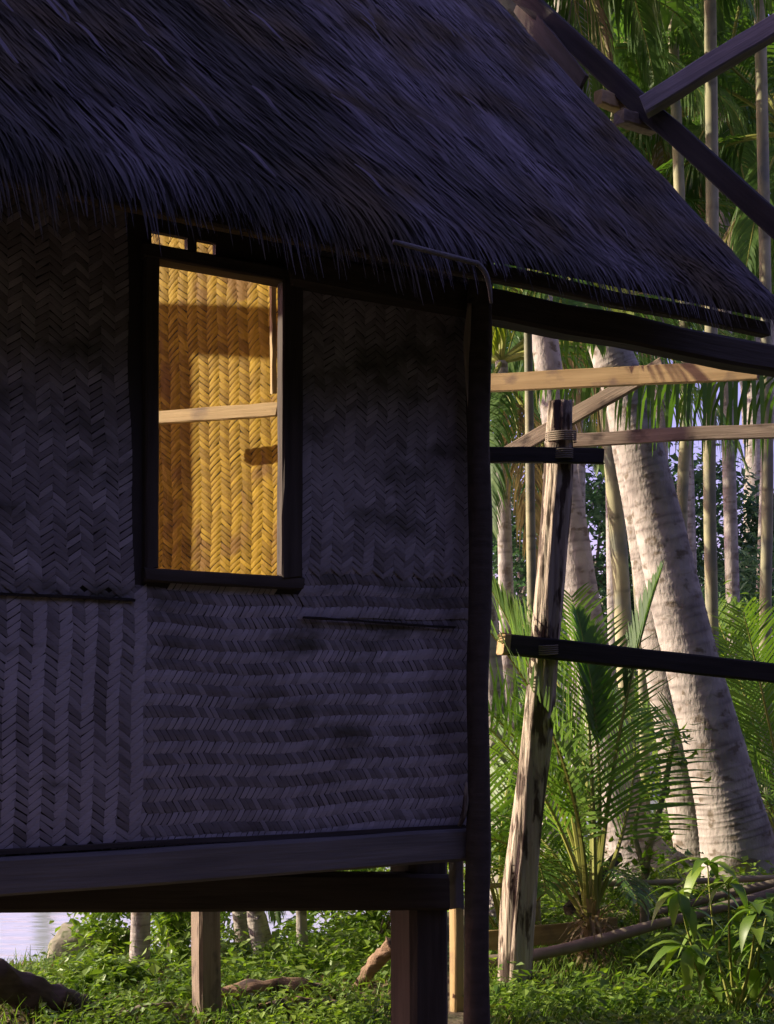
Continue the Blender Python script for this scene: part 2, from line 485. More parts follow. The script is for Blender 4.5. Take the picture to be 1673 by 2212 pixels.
# ragged border strips where the mats overlap
def strip_line(name, p0, p1, w, d, material, sd):
    return beam(name, p0, p1, d, w, material, hut, seed=sd, wob=.004)
strip_line('mat_border', H(-2.6, -.020, LOWTOP - .035), H(WX0 - .10, -.020, LOWTOP - .045), .010, .010, M['timber_black'], 1)
strip_line('mat_border', H(WX1 + .11, -.022, LOWTOP - .085), H(-.08, -.022, LOWTOP - .105), .009, .010, M['timber_black'], 2)
strip_line('mat_border', H(-2.6, -.02, FLOOR + .015), H(-.03, -.02, FLOOR + .012), .020, .016, M['timber_dark'], 3)
# window frame
wf = empty('tmp', (0, 0, 0)); bpy.data.objects.remove(wf)
win = beam('window_frame', H(WX0 - .065, .0, WZ0 - .03), H(WX1 + .100, .0, WZ0 - .03), .08, .05, M['timber_dark'], hut, seed=4, wob=.003)
beam('window_head', H(WX0 - .065, .0, WZ1 + .028), H(WX1 + .100, .0, WZ1 + .028), .09, .056, M['timber_dark'], hut, seed=5, wob=.003)
beam('window_jamb', H(WX0 - .033, .0, WZ0 - .007), H(WX0 - .028, .0, WZ1 + .003), .08, .052, M['timber_dark'], hut, seed=6, wob=.003, faceup=U)
beam('window_jamb', H(WX1 + .050, -.02, WZ0 - .007), H(WX1 + .052, -.02, WZ1 + .003), .055, .092, M['timber_dark'], hut, seed=7, wob=.003, faceup=U)

# other walls, floor
def gable(name, a, s0, s1, z0, parent, material):
    mb = MB()
    S = [s0, RIDGE, s1]
    ring = [H(a, s0, z0), H(a, s1, z0), H(a, s1, zr(s1) - .08), H(a, RIDGE, zr(RIDGE) - .08), H(a, s0, zr(s0) - .08)]
    i0 = [mb.vert(p) for p in ring]; i1 = [mb.vert(p - U * .03) for p in ring]
    mb.f.append(tuple(i0)); mb.f.append(tuple(reversed(i1)))
    for k in range(5): mb.f.append((i0[k], i1[k], i1[(k + 1) % 5], i0[(k + 1) % 5]))
    return mb.build(name, material, parent)
gable('end_wall', -.005, .04, BACK - .04, FLOOR, hut, M['backing'])
mb = MB(); mb.box([H(A_L, BACK - .03, FLOOR), H(-.04, BACK - .03, FLOOR), H(-.04, BACK, FLOOR), H(A_L, BACK, FLOOR), H(A_L, BACK - .03, zr(BACK) - .1), H(-.04, BACK - .03, zr(BACK) - .1), H(-.04, BACK, zr(BACK) - .1), H(A_L, BACK, zr(BACK) - .1)])
mb.build('back_wall', M['backing'], hut)
for k in range(18):
    s = .05 + k * .197
    beam('floor_board', H(A_L, s + .09, FLOOR - .03), H(-.02, s + .09, FLOOR - .03), .19, .03, M['timber_dark'], hut, seed=30 + k, wob=.002, seg=3)
# sill beam and girder under the floor
beam('sill_beam', H(-3.1, -.03, FLOOR - .072), H(.012, -.03, FLOOR - .064), .09, .135, M['timber_grey'], hut, seed=41, wob=.004)
gp0, gp1 = at(-300, 1925, 5.10), at(960, 1925, 6.25)
beam('girder', gp0, gp1, .12, .16, M['timber_dark'], hut, seed=42, wob=.003)
for k in range(5):
    a = -2.7 + k * .64
    beam('floor_joist', H(a, .06, FLOOR - .10), H(a, BACK, FLOOR - .10), .07, .10, M['timber_dark'], hut, seed=50 + k, wob=.003, seg=4)
beam('girder', H(A_L, BACK - .1, FLOOR - .21), H(-.02, BACK - .1, FLOOR - .21), .1, .12, M['timber_dark'], hut, seed=43, seg=5)
# stilts
def stilt(P, w, top, material, sd):
    return beam('stilt', V((P.x, P.y, gz(P.x, P.y) - .1)), V((P.x, P.y, top)), w, w, material, hut, seed=sd, wob=.005, faceup=IN, seg=8)
p_big = at(905, 1900, 6.28); stilt(p_big, .205, 1.30, M['timber_dark'], 61)
p_lit = at(445, 1960, 8.75); stilt(p_lit, .15, 1.36, M['timber_brown'], 62)
for a, s in ((-2.75, .12), (-2.75, BACK - .15), (-2.75, 1.8)):
    p = H(a, s, 0); stilt(p, .13, FLOOR - .15, M['timber_brown'], 63 + int(s * 10))
# corner post
pole('corner_post', [(at(1040, 545, 5.88), .048), (at(1036, 700, 5.88), .054), (at(1032, 900, 5.88), .052), (at(1037, 1200, 5.88), .048), (at(1033, 1500, 5.88), .048),
                     (at(1034, 1800, 5.88), .050), (at(1030, 2100, 5.88), .056), (at(1028, 2560, 5.88), .06)], M['timber_dark'], hut, seg=14, n=50, wob=.10)
# bark slivers and chips left on the post
pole('bark_sliver', [(at(1014, 655, 5.84), .010), (at(1009, 740, 5.85), .014), (at(1010, 830, 5.85), .010), (at(1014, 900, 5.86), .004)], M['stripped'], hut, seg=6, n=12, wob=.3)
pole('bark_sliver', [(at(1008, 1690, 5.86), .006), (at(1004, 1750, 5.85), .013), (at(992, 1785, 5.84), .008)], M['stripped'], hut, seg=6, n=10, wob=.3)
beam('hanging_stub', at(987, 1850, 6.05), at(988, 1962, 6.05), .05, .045, M['timber_grey'], hut, seed=71, faceup=IN)

# unseen left end frame: open gable, tie beam and middle post set to shade the screen
beam('tie_beam', H(A_L + .05, -.1, EYE + 2.74), H(A_L + .05, BACK, EYE + 2.74), .07, .20, M['timber_dark'], hut, seed=72)
beam('gable_post', H(A_L + .05, BACK - .06, FLOOR), H(A_L + .05, BACK - .06, zr(BACK) - .1), .09, .09, M['timber_dark'], hut, seed=73)
beam('gable_post', H(A_L + .05, 2.72, FLOOR), H(A_L + .05, 2.72, EYE + 2.70), .10, .10, M['timber_dark'], hut, seed=75)  # post added out of view so its shadow darkens the screen's left side
beam('gable_post', H(A_L + .05, .06, FLOOR), H(A_L + .05, .06, zr(.06) - .1), .08, .08, M['timber_dark'], hut, seed=74)

# ------------------------------------------------------------------ roof
def on_roof(x, y, lift=0.0):
    """where a line of sight meets the front slope (lifted along its normal)"""
    d = V(((x - 836) / 3000, 1, (1520 - y) / 3000)); o = V((0, 0, EYE))
    n = (OUT * math.sin(PITCH) + V((0, 0, 1)) * math.cos(PITCH)).normalized()
    p0 = H(0, 0, ROOF0) + n * lift
    t = (p0 - o).dot(n) / d.dot(n)
    return o + d * t
pv = on_roof(1400, 335)
A_R = (pv - C0).dot(U) - .05
print('verge a', A_R, 'at', pv, 'top', on_roof(1090, 0), 'TL', (on_roof(0, 0) - C0).dot(U), (on_roof(0, 0) - C0).dot(IN))
RN = (OUT * math.sin(PITCH) + V((0, 0, 1)) * math.cos(PITCH)).normalized()
RD = (OUT * math.cos(PITCH) - V((0, 0, 1)) * math.sin(PITCH)).normalized()
A_RL = A_L - .35
roof = MB()
def slab(mb, s0, s1, nrm, th):
    q = [H(A_RL, s0, zr(s0)), H(A_R, s0, zr(s0)), H(A_R, s1, zr(s1)), H(A_RL, s1, zr(s1))]
    mb.box([p - nrm * th for p in q] + q)
slab(roof, EAVE, RIDGE, RN, .07)
RNB = (IN * math.sin(PITCH) + V((0, 0, 1)) * math.cos(PITCH)).normalized()
q = [H(A_RL, RIDGE, zr(RIDGE)), H(A_R, RIDGE, zr(RIDGE)), H(A_R, BACK + .25, zr(BACK + .25)), H(A_RL, BACK + .25, zr(BACK + .25))]
roof.box([p - RNB * .07 for p in q] + q)
roof_o = roof.build('thatch_roof', M['thatch_core'], hut)

rng = random.Random(21)
th = MB()
def strand(mb, a, s, L, w, skew, lift0, lift1, t, hang=True, front=True):
    d0 = (RD * math.cos(skew) + U * math.sin(skew))
    side = d0.cross(RN).normalized()
    tw = rng.uniform(-.3, .3)
    side = (side * math.cos(tw) + RN * math.sin(tw))
    p = H(a, s, zr(s)) + RN * lift0
    pts = [p]; ws = [w * .7]
    n = 3
    d = d0.copy(); ss = s
    for k in range(1, n + 1):
        ss -= (L / n) * math.cos(PITCH)
        if ss < EAVE - .02 and hang:
            d = (d * .72 + V((0, 0, -1)) * .28 + OUT * .0).normalized()
        p = p + d * (L / n) + RN * ((lift1 - lift0) / n)
        pts.append(p); ws.append(w * (1.0, 1.0, .8, .15)[k])
    mb.ribbon(pts, ws, side, t)
def patch(a, s):
    """pale and dark drifts of old thatch, drawn out down the slope"""
    v = mnoise.noise(V((a * 1.6 + s * .35, s * .7, 3.3))) + .5 * mnoise.noise(V((a * 5 + s, s * 1.5, 9.1)))
    return v
for i in range(30000):
    a = rng.uniform(A_RL + .02, A_R - .03); s = rng.uniform(EAVE + .02, RIDGE + .05)
    right = sstep(-.9, .5, a + s * .3)
    L = rng.uniform(.16, .48) * (1 - .2 * right); w = rng.uniform(.0025, .0075) * (1 - .25 * right)
    if rng.random() < .10 * (1 - .8 * right): w *= rng.uniform(1.5, 2.4); L *= 1.15
    hang_ = .13 - .09 * right
    if s - L * .7 < EAVE - hang_: L = max(.10, (s - EAVE + hang_) / .7)
    skew = .20 + rng.gauss(0, .07) + (1 - right) * .05 - .12 * right
    if rng.random() < .45:                       # blades end together where a course ends
        e_ = round((s - L * .68) / .36) * .36 + .05 * mnoise.noise(V((a * 2.2, s, 1))) + rng.gauss(0, .025)
        s = min(RIDGE, max(EAVE + .02, e_ + L * .68))
    sk_room = (A_R - a) / max(L, .01)
    if sk_room < .4: skew = rng.gauss(-.03, .03)
    pt = patch(a, s)
    t = .40 + .20 * right + pt * (1.3 - .6 * right) + rng.gauss(0, .10)
    strand(th, a, s, L, w, skew, rng.uniform(.002, .018), rng.uniform(.006, .036 - .018 * right), max(0, min(1, t)))
# fringe at the eave
for i in range(3600):
    a = rng.uniform(A_RL, A_R - .05)
    right = sstep(-.6, -.1, a)
    clump = .5 + .5 * mnoise.noise(V((a * 3.0, 4, 7)))
    L = rng.uniform(.12, .40) * (1 - .8 * right) * (.25 + .9 * clump)
    strand(th, a, EAVE + rng.uniform(.0, .2), L + .06, rng.uniform(.002, .006), .18 + rng.gauss(0, .10), .01, rng.uniform(-.02, .03), max(0, min(1, .40 + patch(a, 0) * .7 + rng.gauss(0, .15))))
# back slope
for i in range(1500):
    a = rng.uniform(A_RL, A_R); s = rng.uniform(RIDGE, BACK + .2)
    p = H(a, s, zr(s)) + RNB * .01
    d = (IN * math.cos(PITCH) - V((0, 0, 1)) * math.sin(PITCH))
    th.ribbon([p, p + d * .25 + RNB * .02, p + d * .5], [.012, .014, .004], U, rng.random() * .6)
tho = th.build('thatch_strands', M['thatch'], roof_o); tho['kind'] = 'stuff'
# broad loose leaves lying on the slope, each its own piece
lm_ = []
for k in range(8):
    mb = MB(); L = rng.uniform(.14, .32); w = rng.uniform(.007, .013); t = rng.uniform(.45, .85)
    pts = []; ws = []
    for j in range(6):
        u = j / 5
        pts.append(V((u * L, rng.uniform(-.001, .001) + .006 * u * u * rng.choice((-1, 1)), .010 + .012 * math.sin(u * 2.6) - .008 * u * u)))
        ws.append(w * (.6, .9, 1, .95, .85, .45)[j])
    mb.ribbon(pts, ws, V((0, 1, 0)), t, fold=.5, nrm=V((0, 0, 1)))
    lm_.append(mb.mesh('thatch_leaf', M['thatch']))
for i in range(150):
    a = rng.uniform(-2.7, .5); s = rng.uniform(EAVE + .15, 1.7)
    if patch(a, s) < -.05 and rng.random() < .6: continue
    sk = .24 + rng.gauss(0, .06)
    d = (RD * math.cos(sk) + U * math.sin(sk)).normalized()
    put('thatch_leaf', rng.choice(lm_), roof_o, frame_mat(H(a, s, zr(s)) + RN * rng.uniform(.03, .05), d, RN.cross(d), RN))

# eave pole and dangling rattan, purlins under the eave
zup = lambda p, d: p + V((0, 0, d))
pole('eave_pole', [(at(850, 522, 4.86), .009), (at(950, 548, 4.96), .010), (at(1032, 569, 5.06), .011)], M['timber_grey'], hut, seg=8, n=14)
pole('rattan_strip', [(at(1030, 568, 5.06), .011), (at(1046, 585, 5.08), .010), (at(1056, 612, 5.10), .009), (at(1061, 655, 5.14), .006)], M['timber_grey'], hut, seg=6, n=14)
beam('eave_purlin', H(-3.2, EAVE + .06, zr(EAVE + .06) - .16), H(A_R - .05, EAVE + .06, zr(EAVE + .06) - .16), .05, .06, M['timber_dark'], hut, seed=80)
beam('purlin', H(-.2, .10, zr(.1) - .17), H(A_R + .12, .10, zr(.1) - .17), .06, .07, M['timber_brown'], hut, seed=81)
beam('wall_plate', H(a_at(610), -.02, EYE + 1.72), H(2.6, -.02, EYE + 1.72), .12, .135, M['timber_dark'], hut, seed=82, wob=.008)
for k, s in enumerate((.72, 1.32, 1.92)):
    beam('purlin', H(-3.2, s, zr(s) - .17), H(A_R + (.10, .13, .1)[k], s, zr(s) - .17), .07, .07, M['timber_pale'] if k else M['timber_brown'], hut, seed=84 + k)
# verge board, the free rafter outside the verge and its tie
beam('verge_board', H(A_R + .045, .95, zr(.95) - .13), H(A_R + .045, RIDGE, zr(RIDGE) - .13), .02, .13, M['timber_grey'], hut, seed=90, faceup=RN)
r0, r1 = on_roof(1760, 590, -.10), on_roof(1040, -62, -.10)
r0 = on_roof(1806, 604, -.13); r1 = on_roof(1048, -82, -.13)
beam('free_rafter', r0, r1, .08, .115, M['timber_black'], hut, seed=91, wob=.01)
beam('edge_board', on_roof(1120, 6, -.20), on_roof(1258, 184, -.20), .02, .12, M['timber_dark'], hut, seed=94, faceup=RN)  # dark timber puts the board's shade into its colour
beam('purlin_end', on_roof(1306, 214, -.22) - U * .05, on_roof(1306, 214, -.22) + U * .20, .07, .085, M['timber_pale'], hut, seed=95)
beam('purlin_end', on_roof(1352, 258, -.22) - U * .05, on_roof(1352, 258, -.22) + U * .22, .09, .08, M['timber_brown'], hut, seed=96)
beam('tie_beam', on_roof(1392, 232, -.10), at(1760, 5, on_roof(1392, 232, -.10).y - .5), .09, .115, M['timber_grey'], hut, seed=92, wob=.006)
beam('rafter_post', V((r0.x, r0.y, gz(r0.x, r0.y) - .1)), r0 + V((0, 0, .05)), .11, .11, M['timber_brown'], hut, seed=93)

# ------------------------------------------------------------------ the golden screen inside
P2 = at(612, 1520, 5.82); P1d = V((-.80, .60, 0)).normalized()
sx = -P1d                                   # rightwards
scr_o = V((P2.x, P2.y, 0)) + P1d * 1.15
scr_w = 1.30
scr = empty('woven_screen', (scr_o.x + .3, scr_o.y - .2, FLOOR), 'sunlit golden woven bamboo screen seen through the hut window', 'screen')
snorm = V((-.60, -.80, 0)).normalized()
mb = MB(); z0, z1 = FLOOR, 4.35
for_box = lambda a0, a1, z0, z1, d0, d1: [scr_o + sx * a + V((0, 0, z)) - snorm * d for z in (z0, z1) for a, d in ((a0, d0), (a1, d0), (a1, d1), (a0, d1))]
mb.box(for_box(0, scr_w, z0, z1, .004, .02))
panel = mb.build('screen_panel', M['backing'], scr)
def sscore(x, y):
    p = scr_o + sx * x; Y = p.y
    px = 836 + 3000 * p.x / Y; py = 1520 - 3000 * (FLOOR + y - EYE) / Y
    return 10 - abs(px - 468) / 130 - abs(py - 905) / 330 if (330 < px < 605 and 560 < py < 1250) else -10
cnt += weave(panel, scr_o + V((0, 0, FLOOR)), sx, V((0, 0, 1)), snorm, scr_w, 2.88, .060, .0255, .70, 'cols', M['weave_gold'], 300, sscore, 17, tone=(.55, .50), bulge=.0025)
print('weave pieces', cnt)
# bar across, with the sun on it
beam('cross_bar', at(318, 906, 6.02), at(600, 884, 5.62), .03, .055, M['timber_pale'], scr, seed=101, wob=.003)
beam('upright', at(590, 560, 5.66), at(590, 850, 5.66), .022, .022, M['timber_pale'], scr, seed=102, wob=.003, faceup=U)

# ------------------------------------------------------------------ timber frame behind
fr_base = at(1108, 2185, 9.6)
frame = empty('timber_frame', (fr_base.x, fr_base.y, gz(fr_base.x, fr_base.y)), 'unfinished open timber frame with a crooked pale post and loose beams', 'timber frame')
# crooked stripped post
ctrl = [(at(1102, 2230, 9.6), .115), (at(1108, 2150, 9.6), .108), (at(1122, 1950, 9.6), .112), (at(1142, 1750, 9.6), .108), (at(1163, 1550, 9.6), .102), (at(1180, 1350, 9.6), .098),
        (at(1196, 1150, 9.6), .092), (at(1208, 1000, 9.6), .088), (at(1212, 868, 9.6), .082)]
pr = smooth_path(ctrl, 90); mb = MB()
def rf(i, a):
    c, s = math.cos(a), math.sin(a)
    g = mnoise.noise(V((c * 2.2, s * 2.2, i * .035))) * .20 + mnoise.noise(V((c * 5, s * 5, i * .05 + 8))) * .20 + mnoise.noise(V((c * 10, s * 10, i * .07 + 20))) * .12
    return 1 + g
mb.tube([p for p, r in pr], [r for p, r in pr], 34, rfun=rf, tfun=lambda i, a: .5 + .5 * mnoise.noise(V((math.cos(a) * 6, math.sin(a) * 6, i * .05))))
mb.build('post', M['stripped'], frame, True)
tb = lambda nm, p0, p1, w, h, m, sd, **k: beam(nm, p0, p1, w, h, M[m], frame, seed=sd, **k)
tb('beam', at(1030, 829, 10.9), at(1640, 798, 9.9), .05, .140, 'timber_pale', 111, wob=.006)
tb('beam', at(1225, 951, 10.2), at(1760, 926, 9.4), .05, .098, 'timber_brown', 112, wob=.006)
tb('brace', at(1085, 985, 11.2), at(1432, 790, 10.5), .05, .120, 'timber_brown', 113, wob=.005)
tb('beam', at(1010, 982, 9.30), at(1302, 985, 9.52), .06, .105, 'timber_black', 114, wob=.005)
rl = tb('rail', at(1088, 1392, 9.36), at(1800, 1468, 10.3), .10, .140, 'timber_black', 115, wob=.006)
rd_ = (at(1800, 1468, 10.3) - at(1088, 1392, 9.36)).normalized()
ec = beam('sawn_end', at(1088, 1392, 9.36) - rd_ * .022, at(1088, 1392, 9.36) + rd_ * .02, .108, .148, M['timber_pale'], rl, seed=118, wob=.003, seg=2)

tb('post', at(986, 2290, 9.12), at(986, 900, 9.12), .075, .075, 'timber_pale', 116, faceup=IN)
tb('post', V((at(1800, 1468, 10.35).x, 10.4, gz(3.3, 10.4) - .1)), at(1805, 760, 10.4), .11, .11, 'timber_brown', 117, faceup=IN)

for (x, y, Y, rr) in ((1209, 983, 9.56, .115), (1212, 944, 9.62, .105), (1172, 1402, 9.56, .125)):
    c = at(x, y, Y); mb = MB(); pts = []
    for k in range(61):
        a = k / 60 * 5 * 2 * math.pi
        pts.append(c + V((math.cos(a) * rr, math.sin(a) * (rr + .05), (k / 60 - .5) * .07 + .02 * math.sin(a))))
    mb.tube(pts, [.006] * 61, 5); mb.build('lashing', M['twig'], frame, True)

# ------------------------------------------------------------------ palms
def make_frond(name, L, p0, p1, nl, ll, lw, hang, material, seed, fwd=.55, petiole=.18, stalk=True, vee=.35, yellow=None):
    """palm frond growing from the origin along +X; p0/p1 = pitch (deg) at base and tip"""
    r = random.Random(seed)
    mb = MB(); pts = []; p = V((0, 0, 0)); n = 26
    for i in range(n + 1):
        u = i / n
        pts.append(p.copy())
        pit = R(p0 + (p1 - p0) * u ** 1.3)
        p = p + V((math.cos(pit), 0, math.sin(pit))) * (L / n)
    rr = [max(.004, L * .009 * (1 - i / n * .9)) for i in range(n + 1)]
    st = MB(); st.tube(pts, rr, 6, t=.6)
    for k in range(nl):
        u = petiole + (1 - petiole) * k / (nl - 1)
        f = u * n; i = min(int(f), n - 1); q = pts[i].lerp(pts[i + 1], f - i)
        d = (pts[i + 1] - pts[i]).normalized(); up = V((0, 1, 0)).cross(d) * -1
        if up.z < 0: up = -up
        env = math.sin(math.pi * min(1, (.12 + .88 * (u - petiole) / (1 - petiole)) ** .75)) * .75 + .25
        for sd in (-1, 1):
            if r.random() < .03: continue
            l = ll * env * r.uniform(.85, 1.1)
            fw = fwd + .5 * u + r.uniform(-.1, .1)
            side = (V((0, sd, 0)) + d * fw + up * (vee * r.uniform(.7, 1.3))).normalized()
            g = V((0, 0, -1))
            pt = [q]; ws = [lw * .5]; dd = side.copy(); x = q.copy()
            hg = hang * r.uniform(.75, 1.25)
            for j in range(1, 5):
                dd = (dd + g * (hg * .22 * j)).normalized()
                x = x + dd * (l / 4); pt.append(x); ws.append(lw * (.5, 1, .9, .6, .08)[j])
            sv = dd.cross(side)
            sv = (d - side * d.dot(side)).normalized()
            mb.ribbon(pt, ws, sv, max(0, min(1, r.gauss(.5, .2))))
    me = mb.mesh(name, material)
    if stalk:
        o = len(me.vertices)
        allv = mb.v + st.v; allf = mb.f + [tuple(i + o for i in f) for f in st.f]
        me2 = bpy.data.meshes.new(name); me2.from_pydata(allv, [], allf)
        a = me2.attributes.new('tint', 'FLOAT', 'POINT'); a.data.foreach_set('value', np.array(mb.t + st.t, dtype=np.float32))
        me2.materials.append(material); me2.materials.append(M['stalk'])
        mi = np.zeros(len(allf), dtype=np.int32); mi[len(mb.f):] = 1
        me2.polygons.foreach_set('material_index', mi); me2.update()
        bpy.data.meshes.remove(me)
        me = me2
    return me

FR = [make_frond('frond', 3.6, 40, -50, 62, .95, .020, .9, M['frond'], 1),
      make_frond('frond', 3.3, 10, -75, 60, .95, .020, 1.3, M['frond'], 2),
      make_frond('frond', 3.8, 65, -20, 62, .95, .020, .8, M['frond'], 3),
      make_frond('frond', 3.0, -35, -85, 56, .85, .018, 1.6, M['frond'], 4)]
FRD = [make_frond('frond', 3.0, -50, -88, 50, .8, .016, 2.0, M['frond_dry'], 5)]
FRA = [make_frond('frond', 1.7, 50, -65, 34, .55, .020, .9, M['frond_yellow'], 6),
       make_frond('frond', 1.6, 15, -80, 34, .55, .018, 1.3, M['frond'], 7),
       make_frond('frond', 1.8, 70, -40, 34, .55, .020, .8, M['frond'], 8)]

def place_frond(parent, me, P, yaw, tilt=0, roll=0, sc=1.0, name='frond'):
    m = Matrix.Translation(P) @ Matrix.Rotation(yaw, 4, 'Z') @ Matrix.Rotation(-tilt, 4, 'Y') @ Matrix.Rotation(roll, 4, 'X') @ Matrix.Scale(sc, 4)
    return put(name, me, parent, m)

prng = random.Random(5)
def palm(name, label, ctrl, Y, top, nfr, meshes, group, bark='bark', ring=.13, cat='palm tree', sc=1.0, flare=1.5, dry=0, base=None, lean=None, seed=0, hrj=0.0):
    """ctrl = list of (x, y, width) in view units at distance Y (Y may lean by skew per metre up); trunk goes on to height top"""
    r = random.Random(seed * 13 + 5)
    pts = [(at(x, y, Y), w / 3000 * Y / 2) for x, y, w in ctrl]
    if hrj: pts = [(p + V((hrj * math.sin(p.z * .9 + seed), 0, 0)), w) for p, w in pts]
    pts.sort(key=lambda q: q[0].z)
    lo = pts[0][0]
    g = gz(lo.x, lo.y) - .06
    if lo.z > g + .05:
        d = (pts[0][0] - pts[1][0]).normalized()
        k = (lo.z - g)
        pts.insert(0, (V((lo.x + d.x * k * .4, lo.y, g)), pts[0][1] * flare))
    hi, hr = pts[-1]
    if top > hi.z + .3:
        d = (pts[-1][0] - pts[-2][0]).normalized()
        L = top - hi.z
        for k in (1, 2, 3):
            f = k / 3
            pts.append((V((hi.x + d.x / max(d.z, .3) * L * f * (1 - .35 * f), hi.y + r.uniform(-.1, .1) * f, hi.z + L * f)), hr * (1 - .22 * f)))
    length = sum((a[0] - b[0]).length for a, b in zip(pts, pts[1:]))
    n = int(length / .022); n = min(n, 560)
    pr = smooth_path(pts, n)
    root = empty(name, (pts[0][0].x, pts[0][0].y, g), label, cat, group)
    mb = MB(); o = r.random() * 50
    # leaf scar rings: uneven steps up the trunk
    prof = []; acc = 0; nxt = 0; tv = .5; ph = 0
    dstep = length / n
    for i in range(n + 1):
        if acc >= nxt:
            nxt += ring * r.uniform(.6, 1.6); tv = r.uniform(.42, .75); ph = 0
        else: ph += 1
        prof.append((1.010 if ph == 0 else 1.0 - .003 * min(ph, 2), tv, 1.0 if ph == 0 else (.45 if ph == 1 else 0.0))); acc += dstep
    def rf(i, a):
        k = prof[i][0] + .03 * mnoise.noise(V((math.cos(a) * 1.2, math.sin(a) * 1.2, o + i * dstep * .8)))
        k += .008 * mnoise.noise(V((math.cos(a) * 4, math.sin(a) * 4, o + i * dstep * 6)))
        if i * dstep < 1.1: k += (1.1 - i * dstep) * .13 * mnoise.noise(V((math.cos(a) * 2.6, math.sin(a) * 2.6, o + i * dstep * 4)))
        return k
    def sh(i, a):
        scar = prof[i][2] * max(0, .35 + 1.2 * mnoise.noise(V((math.cos(a) * 1.5, math.sin(a) * 1.5, o + i * dstep * 3))))
        return max(0, min(1, prof[i][1] - .8 * scar + .45 * mnoise.noise(V((math.cos(a) * 2, math.sin(a) * 2, o + i * dstep * 2.5))) + .25 * mnoise.noise(V((math.cos(a) * 6, math.sin(a) * 6, o + i * dstep * 9)))))
    mb.tube([p for p, q in pr], [q for p, q in pr], 20 if hr > .12 else 12, rfun=rf, tfun=sh)
    mb.build('trunk', M[bark], root, True)
    crown = pr[-1][0]
    for k in range(nfr):
        yaw = k * 2.399 + r.uniform(-.25, .25)
        place_frond(root, meshes[k % len(meshes)], crown, yaw, R(r.uniform(-8, 8)), R(r.uniform(-12, 12)), sc * r.uniform(.9, 1.1))
    for k in range(dry):
        place_frond(root, FRD[0], crown - V((0, 0, .15)), r.uniform(0, 6.28), 0, 0, sc * r.uniform(.9, 1.1))
    return root, crown

G1 = 'coconut palms behind the timber frame'
G2 = 'slim straight palms in the grove'
palm('coconut_palm', 'thickest leaning coconut palm with ringed pale trunk, right of the crooked post',
     [(1612, 1925, 185), (1588, 1800, 156), (1562, 1690, 138), (1510, 1490, 122), (1462, 1300, 113), (1416, 1100, 105), (1378, 950, 98), (1342, 820, 93), (1312, 735, 90)], 13.0, 10.5, 14, FR, G1, seed=1, dry=2)
palm('coconut_palm', 'brightly lit pale coconut palm tucked behind the thickest leaning trunk',
     [(1352, 900, 78), (1388, 1100, 82), (1412, 1250, 86), (1432, 1400, 88), (1458, 1560, 92), (1484, 1700, 98), (1512, 1850, 112)], 14.6, 11.5, 12, FR, G1, seed=2)
palm('coconut_palm', 'coconut palm with broad dark flaring foot behind the young palm',
     [(1214, 1000, 62), (1234, 1130, 68), (1256, 1300, 80), (1290, 1480, 88), (1326, 1650, 98), (1352, 1780, 112), (1378, 1860, 150), (1400, 1900, 200)], 14.2, 9.5, 12, FR, G1, seed=3, dry=1)
palm('coconut_palm', 'grey trunk leaning out beside the dark corner post, mostly hidden',
     [(1040, 1200, 44), (1062, 1450, 50), (1078, 1650, 56), (1092, 1830, 66), (1098, 1920, 78)], 12.6, 9.0, 10, FR, G1, seed=4)
palm('slim_palm', 'slim ringed trunk between the two largest leaning trunks, left of them',
     [(1312, 800, 36), (1322, 1000, 37), (1334, 1290, 38), (1350, 1550, 38), (1362, 1800, 44)], 16.0, 9.5, 8, FRA[1:], G2, 'bark_green', .22, seed=5, sc=1.3, hrj=0.05)
palm('slim_palm', 'thinnest bright trunk just left of the pale coconut palm',
     [(1370, 1050, 19), (1378, 1400, 20), (1386, 1650, 22), (1396, 1850, 24)], 18.0, 10, 7, FRA[1:], G2, 'bark_green', .22, seed=6, sc=1.3, hrj=0.06)
palm('slim_palm', 'tall vertical yellow-lit slim trunk crossing the grey diagonal tie beam',
     [(1534, 0, 27), (1536, 500, 28), (1537, 1000, 28), (1539, 1400, 29), (1542, 1860, 34)], 15.0, 11.5, 9, FRA[1:], G2, 'bark_green', .24, seed=7, sc=1.3, hrj=0.02)
palm('slim_palm', 'dim slim trunk left of the tall yellow-lit trunk',
     [(1462, 0, 23), (1467, 400, 24), (1474, 850, 25), (1484, 1200, 26), (1492, 1800, 30)], 17.5, 12, 8, FRA[1:], G2, 'bark_green', .24, seed=8, sc=1.3, hrj=0.07)
palm('slim_palm', 'slim trunk closest to the right edge of the view',
     [(1648, 60, 26), (1651, 500, 26), (1655, 1000, 26), (1659, 1400, 27), (1662, 1860, 32)], 15.6, 11, 9, FRA[1:], G2, 'bark_green', .24, seed=9, sc=1.3, hrj=0.03)
palm('slim_palm', 'slender green stem with drooping fronds between corner post and crooked post',
     [(1139, 640, 17), (1143, 850, 19), (1146, 1100, 20), (1149, 1300, 21), (1152, 1700, 22), (1154, 1900, 25)], 11.6, 5.0, 11, FRA, G2, 'bark_green', .20, seed=10, sc=.95)
G3 = 'palm trunks seen under the hut'
palm('coconut_palm', 'pale trunk among vines left of the square stilt, seen under the hut', [(306, 1900, 43), (302, 2050, 45), (298, 2140, 50)], 10.6, 9.5, 9, FR, G3, seed=11)
palm('coconut_palm', 'left of the two close trunks right of the square stilt', [(513, 1900, 34), (520, 1980, 35), (530, 2060, 38)], 12.6, 10.5, 9, FR, G3, seed=12)
palm('coconut_palm', 'right of the two close trunks, foot flaring into roots', [(544, 1900, 38), (556, 1990, 44), (576, 2070, 56), (596, 2110, 80)], 11.8, 10, 9, FR, G3, seed=13)
